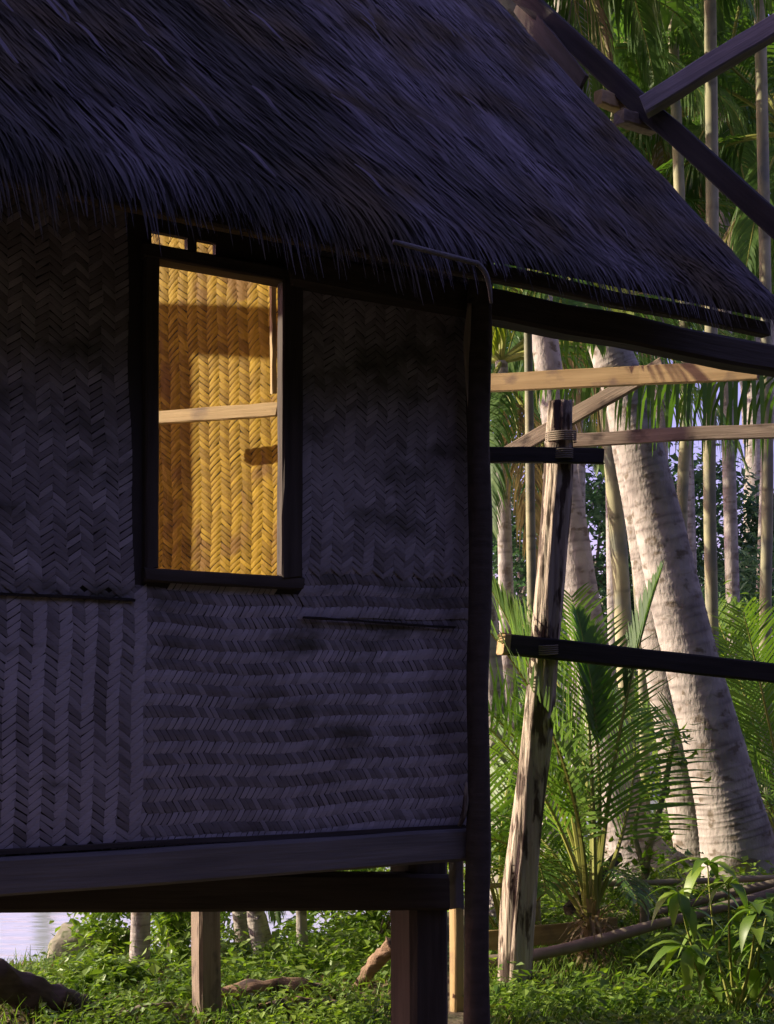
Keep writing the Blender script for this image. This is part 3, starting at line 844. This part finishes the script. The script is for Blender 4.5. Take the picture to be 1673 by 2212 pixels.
palm('slim_palm', 'short pale trunk at a low yellow palm, seen under the hut', [(651, 1975, 24), (652, 2010, 24), (656, 2060, 27)], 11.2, .72, 9, FRA, G3, 'bark', .15, seed=14, sc=.55)

# palms further back that fill the grove
G4 = 'background palms'
bgp = [(1185, 20.0, 8.2, 'background palm whose fronds show left of the free rafter'), (1330, 23.0, 10.6, 'background palm in the gap under the free rafter'),
       (1440, 22.0, 11.4, 'background palm with fronds hanging behind the brown beam'), (1590, 21.0, 11.0, 'background palm beyond the tie beam'),
       (1720, 18.5, 9.6, 'background palm at the right edge with low fronds'), (1100, 17.0, 6.2, 'background palm low beside the corner post'),
       (1640, 26.0, 11.0, 'tall background palm high in the right corner'), (1250, 27.0, 12.0, 'tall background palm hidden above the roof edge'), (1500, 28.0, 12.5, 'tall far palm between the slim trunks')]
for k, (x, Y, h, lb) in enumerate(bgp):
    palm('coconut_palm', lb, [(x, 1500, 180 * 0.11 * 13 / Y + 20), (x + prng.uniform(-10, 10), 1750, 180 * .11 * 13 / Y + 24)], Y, h, 16, FR, G4, seed=30 + k, dry=2)

# one long frond with leaflets hanging straight down behind the brown beam
hf = empty('hanging_frond', at(1660, 800, 12.0), 'long palm frond with leaflets hanging straight down before the bright sky', 'palm frond')
me = make_frond('frond_blade', 3.1, 4, -8, 46, 1.0, .020, 3.2, M['frond'], 44, petiole=.02, fwd=.2)
place_frond(hf, me, at(1900, 815, 12.0), R(180 + 6), 0, 0, 1.0, 'frond_blade')

# ------------------------------------------------------------------ young coconut palm
yb = at(1278, 2040, 10.2)
yp = empty('young_palm', (yb.x, yb.y, gz(yb.x, yb.y)), 'young coconut palm with yellow stalks fanning up from the grass', 'palm')
FY = [make_frond('frond', 2.4, 76, 14, 38, .85, .013, .12, M['frond_bright'], 61, petiole=.30, fwd=.5),
      make_frond('frond', 2.7, 82, 40, 42, .80, .013, .10, M['frond_bright'], 62, petiole=.26, fwd=.6),
      make_frond('frond', 1.9, 66, -45, 36, .62, .013, .45, M['frond_bright'], 63, petiole=.32, fwd=.5),
      make_frond('frond', 1.6, 60, -60, 32, .52, .012, .5, M['frond_yellow'], 64, petiole=.34, fwd=.5),
      make_frond('frond', 2.75, 86, 58, 70, .44, .014, .1, M['frond_bright'], 65, petiole=.55, fwd=1.5),
      make_frond('frond', 2.75, 84, 70, 70, .40, .015, .1, M['frond'], 66, petiole=.62, fwd=1.6)]
ybt = at(1276, 2000, 10.4)
for k, (mi, yaw, tl, rl, sc) in enumerate([(0, 186, 8, 12, 1.0), (1, 182, 4, -25, 1.05), (1, 170, 14, 30, 1.05), (0, 150, 4, -10, 1.0), (2, 185, -4, 10, 1.0), (3, 165, -8, 0, .95),
        (2, 130, 0, 0, 1.0), (3, 150, 6, 20, 1.0), (0, 110, 12, 30, 1.0), (1, 95, 8, 0, 1.0), (4, 190, 0, 5, 1.0), (5, 5, 0, -4, 1.0), (4, 120, 4, 5, .9)]):
    place_frond(yp, FY[mi], ybt + V((prng.uniform(-.04, .04), prng.uniform(-.04, .04), 0)), R(yaw), R(tl), R(rl), sc)
mb = MB()
for k in range(120):
    a = prng.uniform(0, 6.28); b = yb + V((math.cos(a) * .07, math.sin(a) * .07, prng.uniform(-.15, .25)))
    d = V((math.cos(a) * .5, math.sin(a) * .5, prng.uniform(-.5, 1))).normalized()
    mb.ribbon([b, b + d * .12, b + d * .2 - V((0, 0, .05))], [.012, .010, .002], d.cross(V((0, 0, 1))).normalized(), prng.random())
mb.build('fibre_base', M['frond_dry'], yp)
# broad ribbed young blades
def blade(parent, base, tip, w, material, seed, name='blade', lean=V((0, -1, 0))):
    """pleated undivided leaf from base to tip"""
    r = random.Random(seed); mb = MB(); d = tip - base; L = d.length; d.normalize(); s = d.cross(lean).normalized(); nn = s.cross(d)
    N, K = 14, 12; prev = None
    for i in range(N + 1):
        u = i / N; row = []
        ww = w * (math.sin(math.pi * min(1, .08 + .92 * u) ** .8)) + .004
        c = base + d * (L * u) + nn * (.06 * L * math.sin(u * 3.0))
        for k in range(K + 1):
            q = k / K * 2 - 1
            row.append(mb.vert(c + s * (ww * q) + nn * (.012 * (1 if k % 2 else -1) - abs(q) * .18 * ww) + d * (-abs(q) * .05), .35 + .3 * (k % 2) + r.uniform(-.1, .1)))
        if prev:
            for k in range(K): mb.f.append((prev[k], prev[k + 1], row[k + 1], row[k]))
        prev = row
    return mb.build(name, material, parent)

# more young palms in the sun further back
GY = 'young palms in the grove'
for k, (x, Y, sc, lb) in enumerate([(1090, 11.5, .95, 'young palm rising just right of the dark corner post'), 
        (1600, 16.4, 1.25, 'young palm between the two right slim trunks'), (1725, 14.2, 1.15, 'young palm reaching in from the right edge')]):
    X = (x - 836) / 3000 * Y; g = gz(X, Y)
    root = empty('young_palm', (X, Y, g), lb, 'palm', GY)
    for j in range(11):
        mi = (0, 1, 2, 0, 3, 1, 2, 0, 1, 3, 2)[j]
        place_frond(root, FY[mi], V((X, Y, g + .05)), j * 2.399 + k, R(prng.uniform(-4, 10)), R(prng.uniform(-30, 30)), sc * prng.uniform(.85, 1.15))

# ------------------------------------------------------------------ broadleaf trees and bushes
def leaf_cloud(mb, c, rad, n, size, r, clumps=40, flat=.6, low=-1.0):
    cs = []
    for k in range(clumps):
        while True:
            p = V((r.uniform(-1, 1), r.uniform(-1, 1), r.uniform(low, 1)))
            if .25 < p.length < 1: break
        cs.append((V((p.x * rad[0], p.y * rad[1], p.z * rad[2])), r.uniform(.16, .34) * max(rad), r.random()))
    for k in range(n):
        cc, rr, tt = r.choice(cs)
        p = c + cc + V((r.gauss(0, .5), r.gauss(0, .5), r.gauss(0, .5) * flat)) * rr
        yaw = r.uniform(0, 6.28); pit = r.uniform(-.9, .35)
        d = V((math.cos(yaw) * math.cos(pit), math.sin(yaw) * math.cos(pit), math.sin(pit)))
        s = d.cross(V((r.gauss(0, .4), r.gauss(0, .4), 1))).normalized()
        L = size * r.uniform(.6, 1.3)
        t = max(0, min(1, .25 + .5 * tt + r.gauss(0, .15)))
        a = mb.vert(p, t); m1 = p + d * L * .5
        b = mb.vert(m1 + s * L * .26, t); e = mb.vert(m1 - s * L * .26, t); f = mb.vert(p + d * L - V((0, 0, L * .18)), t)
        mb.f += [(a, b, f), (a, f, e)]
    return cs

def broad_tree(label, x, Y, h, rad, n, size, seed, mat_='leaf_far', group='broadleaf trees across the back'):
    r = random.Random(seed)
    X = (x - 836) / 3000 * Y; g = gz(X, Y) - .1
    root = empty('broadleaf_tree', (X, Y, g), label, 'tree', group)
    base = V((X, Y, g)); c = V((X, Y, h - rad[2] * .9))
    mb = MB(); mb.tube([p for p, q in smooth_path([(base, 1.), (base.lerp(c, .5) + V((.2, 0, 0)), 1.), (c, 1.)], 12)], [.02 * h * (1 - .06 * i) for i in range(13)], 10)
    for k in range(7):
        a = k * .9 + r.random(); s = base.lerp(c, .45 + .07 * k)
        e = c + V((math.cos(a) * rad[0] * .7, math.sin(a) * rad[1] * .7, r.uniform(-.2, .6) * rad[2]))
        mb.tube([s, s.lerp(e, .5) + V((0, 0, .1)), e], [.008 * h, .005 * h, .002 * h], 6)
    mb.build('trunk', M['bark'], root, True)
    mb = MB(); leaf_cloud(mb, c, rad, n, size, r, 60)
    mb.build('crown', M[mat_], root)
for k, (x, Y, h, rad, n, sz, lb) in enumerate([
        (1620, 30, 6.6, (3.0, 2.0, 2.4), 9000, .20, 'round bluish green tree behind the right edge trunks'),
        (1470, 34, 7.0, (2.6, 2.0, 2.6), 8000, .20, 'pale green tree seen between the slim trunks'),
        (1280, 32, 9.0, (3.2, 2.2, 4.0), 9000, .22, 'dense tree behind the dark footed coconut palm'),
        (1120, 30, 9.5, (3.0, 2.2, 4.5), 9000, .22, 'dark tree behind the slender green stem'),
        (1700, 24, 4.6, (2.4, 1.8, 2.0), 7000, .16, 'bushy bright tree low at the right edge'),
        (1400, 40, 24.0, (4.5, 2.5, 6.0), 12000, .34, 'tall far tree high behind the timber beams'),
        (1620, 42, 27.0, (6.0, 2.5, 7.5), 16000, .36, 'tallest far tree filling the upper right corner'),
        (1180, 40, 23.0, (4.5, 2.5, 7.0), 12000, .34, 'tall far tree behind the roof verge')]):
    broad_tree(lb, x, Y, h, rad, n, sz, 200 + k)

def bush(name, label, P, rad, n, size, seed, mat_='leaf', group=None, cat='bush', stems=5):
    r = random.Random(seed)
    g = gz(P[0], P[1])
    root = empty(name, (P[0], P[1], g), label, cat, group)
    mb = MB(); c = V((P[0], P[1], g + rad[2] * .75))
    cs = leaf_cloud(mb, c, rad, n, size, r, 26, flat=.8)
    fo = mb.build('foliage', M[mat_], root)
    mb = MB()
    for k in range(stems):
        q = r.choice(cs)[0]
        b = V((P[0] + r.uniform(-.1, .1), P[1] + r.uniform(-.1, .1), g - .03))
        mb.tube([b, b.lerp(c + q, .5) + V((0, 0, .05)), c + q], [.012, .009, .004], 5)
    mb.build('stem', M['twig'], root, True)
GB = 'bushes under and behind the hut'
for k, (x, y, Y, rad, n, sz, lb) in enumerate([
        (735, 2060, 13.2, (.50, .5, .62), 3200, .085, 'bright bush behind the short yellow palm'),
        (810, 2070, 12.4, (.45, .5, .75), 3200, .08, 'dense bush left of the wide dark stilt'),
        (245, 2080, 11.4, (.25, .3, .55), 1400, .085, 'vine covered bush beside the stone block'),
        (392, 2110, 11.0, (.20, .25, .34), 1300, .08, 'leafy bush right of the vine wrapped trunk'),
        (385, 2010, 12.2, (.28, .3, .75), 1700, .08, 'upright bush just left of the square stilt'),
        (215, 2150, 9.8, (.28, .3, .15), 1300, .085, 'low weedy bush below the stone block'),
        (470, 2080, 12.9, (.3, .3, .42), 1200, .07, 'small bush behind the left of the two close trunks'),
        (690, 2110, 10.9, (.5, .4, .16), 1400, .06, 'low bush behind the broken log')]):
    p = at(x, y, Y); bush('bush', lb, (p.x, p.y), rad, n, sz, 300 + k, group=GB)
GR = 'bushes in the palm grove'
for k, (x, Y, rad, n, sz, lb) in enumerate([
        (1230, 13.6, (.6, .4, .35), 1500, .06, 'low bush behind the young palm'),
        (1440, 12.0, (.5, .4, .28), 1400, .06, 'weeds at the foot of the thickest palm'),
        (1600, 19.0, (1.4, .8, 1.7), 5000, .13, 'glossy bush beyond the right trunks'),
        (1690, 17.5, (.9, .7, 1.1), 3000, .11, 'bush at the right edge behind the last slim trunk'),
        (1480, 22.0, (1.6, .8, 1.9), 5000, .14, 'bush in the gap behind the leaning palms'),
        (1090, 18.0, (1.0, .7, 1.5), 3600, .12, 'bush behind the hidden grey trunk'),
        (1300, 25.0, (1.0, .7, 1.2), 3000, .14, 'bush on the shore by the water')]):
    bush('bush', lb, ((x - 836) / 3000 * Y, Y), rad, n, sz, 330 + k, group=GR, mat_='leaf')

# ------------------------------------------------------------------ broad leaved shrub lower right
sbase = at(1585, 2210, 8.9)
sg = gz(sbase.x, sbase.y)
shrub = empty('broadleaf_shrub', (sbase.x, sbase.y, sg), 'shrub with large glossy drooping leaves in the lower right corner', 'shrub')
lms = []
r = random.Random(77)
for k in range(8):
    mb = MB(); L = r.uniform(.19, .29); W = L * r.uniform(.13, .18); t = r.uniform(.1, .95)
    prev = None
    for j in range(7):
        u = j / 6; w = W * (math.sin(math.pi * u ** .85) + .03)
        z = .03 * math.sin(u * 3) - .10 * u * u * (1 + .5 * (k % 3))
        row = [mb.vert((u * L, -w, z + w * .25), t), mb.vert((u * L, 0, z), t * .85), mb.vert((u * L, w, z + w * .25), t)]
        if prev:
            for q in range(2): mb.f.append((prev[q], prev[q + 1], row[q + 1], row[q]))
        prev = row
    lms.append(mb.mesh('leaf', M['leaf'], True))
stems = []
for k in range(9):
    a = k * .72 + r.uniform(-.2, .2); hgt = r.uniform(.45, .95); sp = r.uniform(.10, .42)
    b = sbase + V((r.uniform(-.05, .05), r.uniform(-.05, .05), 0)); b.z = sg - .03
    tip = V((sbase.x + math.cos(a) * sp, sbase.y + math.sin(a) * sp, sg + hgt))
    mid = b.lerp(tip, .5) + V((math.cos(a), math.sin(a), 0)) * .05
    pr = smooth_path([(b, .012), (mid, .009), (tip, .005)], 10)
    mb = MB(); mb.tube([p for p, q in pr], [q for p, q in pr], 6); mb.build('stem', M['stalk'], shrub, True)
    for j in range(13):
        f = 3 + int(7 * r.random()) if j < 6 else 10
        p = pr[f][0]; yaw = j * 2.4 + r.uniform(-.3, .3); pit = r.uniform(-.75, .55)
        d = V((math.cos(yaw) * math.cos(pit), math.sin(yaw) * math.cos(pit), math.sin(pit)))
        s = V((0, 0, 1)).cross(d).normalized(); n = d.cross(s)
        put('leaf', r.choice(lms), shrub, frame_mat(p, d, s, n) @ Matrix.Scale(r.uniform(.8, 1.15), 4))

# slender sapling by the leaning palms
sp_b = at(1392, 1905, 11.2)
sap = empty('sapling', (sp_b.x, sp_b.y, gz(sp_b.x, sp_b.y)), 'slender curved sapling with drooping leaf tufts left of the thickest palm', 'sapling')
pole('stem', [(V((sp_b.x, sp_b.y, gz(sp_b.x, sp_b.y) - .05)), .04), (at(1396, 1870, 11.2), .034), (at(1418, 1780, 11.2), .028), (at(1440, 1680, 11.2), .024), (at(1456, 1590, 11.2), .018)], M['bark_green'], sap, seg=8)
pole('branch', [(at(1394, 1880, 11.2), .03), (at(1372, 1800, 11.2), .02), (at(1388, 1720, 11.2), .014), (at(1424, 1640, 11.2), .008)], M['bark_green'], sap, seg=6)
mb = MB(); r = random.Random(9)
for cx, cy, nn, sp in ((1458, 1590, 26, .10), (1470, 1640, 14, .10), (1424, 1640, 22, .12), (1386, 1720, 18, .12), (1384, 1880, 70, .20), (1420, 1870, 50, .20), (1400, 1840, 40, .16)):
    c = at(cx, cy, 11.2)
    for k in range(nn):
        p = c + V((r.gauss(0, sp), r.gauss(0, sp), r.gauss(0, sp * .7)))
        yaw = r.uniform(0, 6.28); pit = r.uniform(-1.2, .2)
        d = V((math.cos(yaw) * math.cos(pit), math.sin(yaw) * math.cos(pit), math.sin(pit))); s = d.cross(V((.1, .1, 1))).normalized()
        mb.leaf(p, d, s, r.uniform(.08, .17), r.uniform(.018, .03), r.random())
mb.build('foliage', M['leaf'], sap)

# ------------------------------------------------------------------ poles, logs, stones on the ground
tag(pole('bamboo_rail', [(at(1010, 1914, 10.9), .021), (at(1250, 1911, 10.9), .022), (at(1500, 1904, 10.9), .024), (at(1760, 1893, 10.9), .026)], M['bamboo'], n=40, seg=10, node=8),
    'thin level bamboo rail crossing behind the crooked post', 'rail')
tag(pole('fallen_pole', [(at(1020, 2082, 10.0), .045), (at(1200, 2055, 10.0), .042), (at(1430, 1995, 10.1), .040), (at(1740, 1912, 10.3), .038)], M['twig'], n=40, seg=12, wob=.12),
    'longer grey fallen pole slanting up to the right through the grass', 'pole')
tag(pole('fallen_pole', [(at(1420, 1972, 10.8), .030), (at(1540, 1940, 10.8), .034), (at(1740, 1896, 10.8), .040)], M['twig'], n=30, seg=10, wob=.12),
    'shorter fallen pole above the long slanting one at the right', 'pole')
tag(beam('plank', at(1035, 2035, 10.4), at(1330, 2003, 11.2), .05, .15, M['timber_pale'], None, seed=130), 'tan plank lying on edge behind the crooked post', 'plank')
tag(beam('dark_stick', at(1225, 1968, 11.0), at(1335, 1850, 11.6), .07, .08, M['timber_dark'], None, seed=131), 'short black timber leaning behind the young palm stalks', 'timber')
def log(name, ctrl, label, material='log', n=40, wob=.25, seg=14):
    tag(pole(name, ctrl, M[material], n=n, seg=seg, wob=wob), label, 'log')
log('broken_log', [(at(470, 2152, 9.2), .04), (at(540, 2143, 9.2), .075), (at(620, 2137, 9.25), .085), (at(700, 2150, 9.3), .06), (at(745, 2150, 9.3), .03)], 'orange brown broken log on the ground right of the square stilt')
log('broken_log', [(at(560, 2178, 8.8), .03), (at(640, 2172, 8.8), .05), (at(730, 2172, 8.9), .035)], 'lower splintered log in front of the orange brown one')
log('leaning_log', [(at(760, 2150, 9.9), .03), (at(800, 2095, 9.8), .05), (at(850, 2040, 9.7), .06)], 'log leaning up behind the wide dark stilt')
log('driftwood', [(at(-60, 2098, 8.9), .13), (at(40, 2135, 8.95), .12), (at(130, 2165, 9.0), .10), (at(215, 2200, 9.0), .09)], 'dark driftwood trunk in the lower left corner', 'timber_dark')
log('dead_branch', [(at(230, 2212, 8.6), .02), (at(310, 2180, 8.7), .028), (at(380, 2172, 8.8), .016)], 'pale dead branch left of the square stilt', 'twig')
log('fallen_stick', [(at(570, 2107, 10.6), .02), (at(620, 2105, 10.6), .022), (at(664, 2099, 10.6), .016)], 'pale stick in the weeds behind the broken logs', 'bamboo')
mb = MB(); r = random.Random(3)
cb = at(180, 2060, 11.6)
for i in range(9):
    for j in range(13):
        pass
NU, NV = 14, 10
def sb(u, v):
    # rough stone block: superellipse cross-section
    th_ = u / NU * 2 * math.pi; ph = -math.pi / 2 + v / NV * math.pi
    c, s = math.cos(th_), math.sin(th_)
    f = lambda q, e: math.copysign(abs(q) ** e, q)
    p = V((f(c, .35) * f(math.cos(ph), .35) * .30, f(s, .35) * f(math.cos(ph), .35) * .25, f(math.sin(ph), .35) * .26))
    return cb + p * (1 + .5 * mnoise.noise(p * 4 + V((9, 0, 0))) + .12 * mnoise.noise(p * 14)) - V((0, 0, .06))
for v in range(NV + 1):
    for u in range(NU): mb.vert(sb(u, v), r.random())
for v in range(NV):
    for u in range(NU): mb.f.append((v * NU + u, v * NU + (u + 1) % NU, (v + 1) * NU + (u + 1) % NU, (v + 1) * NU + u))
tag(mb.build('stone_block', M['stone'], None, True), 'mossy stone block standing at the water edge', 'stone')

# ------------------------------------------------------------------ ground cover
gc = MB(); r = random.Random(50)
def weed(P, h, n, size, t0):
    for k in range(n):
        p = P + V((r.gauss(0, h * .35), r.gauss(0, h * .35), h * r.random() ** .7))
        yaw = r.uniform(0, 6.28); pit = r.uniform(-.5, .7)
        d = V((math.cos(yaw) * math.cos(pit), math.sin(yaw) * math.cos(pit), math.sin(pit)))
        s = d.cross(V((r.gauss(0, .3), r.gauss(0, .3), 1))).normalized()
        L = size * r.uniform(.6, 1.4); W = L * r.uniform(.2, .38)
        t = max(0, min(1, t0 + r.gauss(0, .2)))
        a = gc.vert(p, t); m1 = p + d * L * .5
        b = gc.vert(m1 + s * W, t); e = gc.vert(m1 - s * W, t); f = gc.vert(p + d * L - V((0, 0, L * .2)), t)
        gc.f += [(a, b, f), (a, f, e)]
def scatter(n, x0, x1, y0, y1, hmax, size, dens=.0):
    for k in range(n):
        Y = y0 + (y1 - y0) * r.random(); x = r.uniform(x0, x1)
        X = (x - 836) / 3000 * Y
        q = mnoise.noise(V((X * 1.1, Y * 1.1, 2)))
        if q < dens - .1 and r.random() < .75: continue
        z = gz(X, Y)
        if z < -.55: continue
        if 9.9 < Y < 11.8 and 1040 < x < 1330 and r.random() < .85: continue
        if mnoise.noise(V((X * 2.1, Y * 2.1, 7))) < -.18 and r.random() < .8: continue
        weed(V((X, Y, z)), hmax * (.4 + .9 * max(0, q + .4)) * r.uniform(.4, 1), r.randrange(5, 10), size, .45 + q * .5)
scatter(3400, 1040, 1760, 7.6, 12.5, .24, .060, .08)
scatter(700, 1040, 1760, 8.0, 12.5, .42, .085, .25)
scatter(2300, -60, 860, 7.6, 11.0, .18, .055, .08)
scatter(500, 150, 860, 9.0, 12.5, .40, .09, .25)
scatter(1200, 170, 860, 10.8, 13.0, .13, .085)
scatter(400, -60, 200, 10.0, 12.5, .07, .06)
scatter(1400, 1040, 1760, 12.0, 20.0, .35, .085)
gco = gc.build('ground_cover', M['leaf']); tag(gco, 'green weeds and creepers covering the ground', 'ground cover', kind='stuff')
lt = MB()
for k in range(5200):
    Y = r.uniform(7.4, 13); x = r.uniform(1040, 1760) if r.random() < .55 else r.uniform(-40, 860)
    X = (x - 836) / 3000 * Y; z = gz(X, Y)
    if z < -.55: continue
    a = r.uniform(0, 6.28); d = V((math.cos(a), math.sin(a), r.uniform(-.2, .35))).normalized()
    lt.leaf(V((X, Y, z + .02)), d, d.cross(V((r.gauss(0, .3), 0, 1))).normalized(), r.uniform(.05, .16), r.uniform(.008, .03), r.random())
tag(lt.build('leaf_litter', M['frond_dry']), 'dry brown leaf litter strewn over the ground', 'leaf litter', kind='stuff')
gr = MB()
for k in range(9000):
    Y = r.uniform(7.4, 12.5); x = r.uniform(1040, 1760) if r.random() < .7 else r.uniform(-40, 860)
    X = (x - 836) / 3000 * Y; z = gz(X, Y)
    if z < -.55: continue
    h = r.uniform(.06, .20); a = r.uniform(0, 6.28); b = V((math.cos(a), math.sin(a), 0))
    p = V((X, Y, z)); s = V((-b.y, b.x, 0))
    gr.ribbon([p, p + b * h * .2 + V((0, 0, h * .6)), p + b * h * .6 + V((0, 0, h))], [.004, .0035, .0008], s, r.random())
gro = gr.build('grass', M['grass']); tag(gro, 'thin grass blades among the weeds', 'grass', kind='stuff')

# ------------------------------------------------------------------ unseen wood added behind the viewer to keep the low sky off the hut
fo = MB(); r = random.Random(90)
for k in range(17):
    a = R(-168 + k * 12.2)
    c = V((1.0 + math.cos(a) * r.uniform(11, 14), 4.0 + math.sin(a) * r.uniform(11, 14), 0))
    h = r.uniform(9, 13); rad = (r.uniform(2.6, 3.4), r.uniform(2.6, 3.4), h * .47)
    fo.tube([V((c.x, c.y, -.2)), V((c.x + .2, c.y, h * .5)), V((c.x, c.y, h * .9))], [.25, .18, .06], 8, t=.1)
    leaf_cloud(fo, V((c.x, c.y, h * .52)), rad, 4600, .50, r, 70)
# tall crowns added out of view left of the roof to shade the upper fronds
for k, (X, Y) in enumerate(((-7, 23.5), (-10, 27), (-8, 32))):
    fo.tube([V((X, Y, gz(X, Y) - .2)), V((X + .2, Y, 7)), V((X, Y, 13))], [.22, .16, .10], 8, t=.1)
    leaf_cloud(fo, V((X, Y, 13.6)), (2.8, 2.6, 3.4), 3200, .45, r, 60)
M['wood_leaf'] = mat('dark_leaf', (.012, .026, .010), (.035, .062, .02), rough=.7, nscale=(1, 1, 1), tintmix=.85, bump=0)  # leaf kept dark so the added wood throws little light on the hut
tag(fo.build('wood', M['wood_leaf']), 'dense unseen wood added behind the viewer and beyond the roof for its shade', 'wood', kind='stuff')
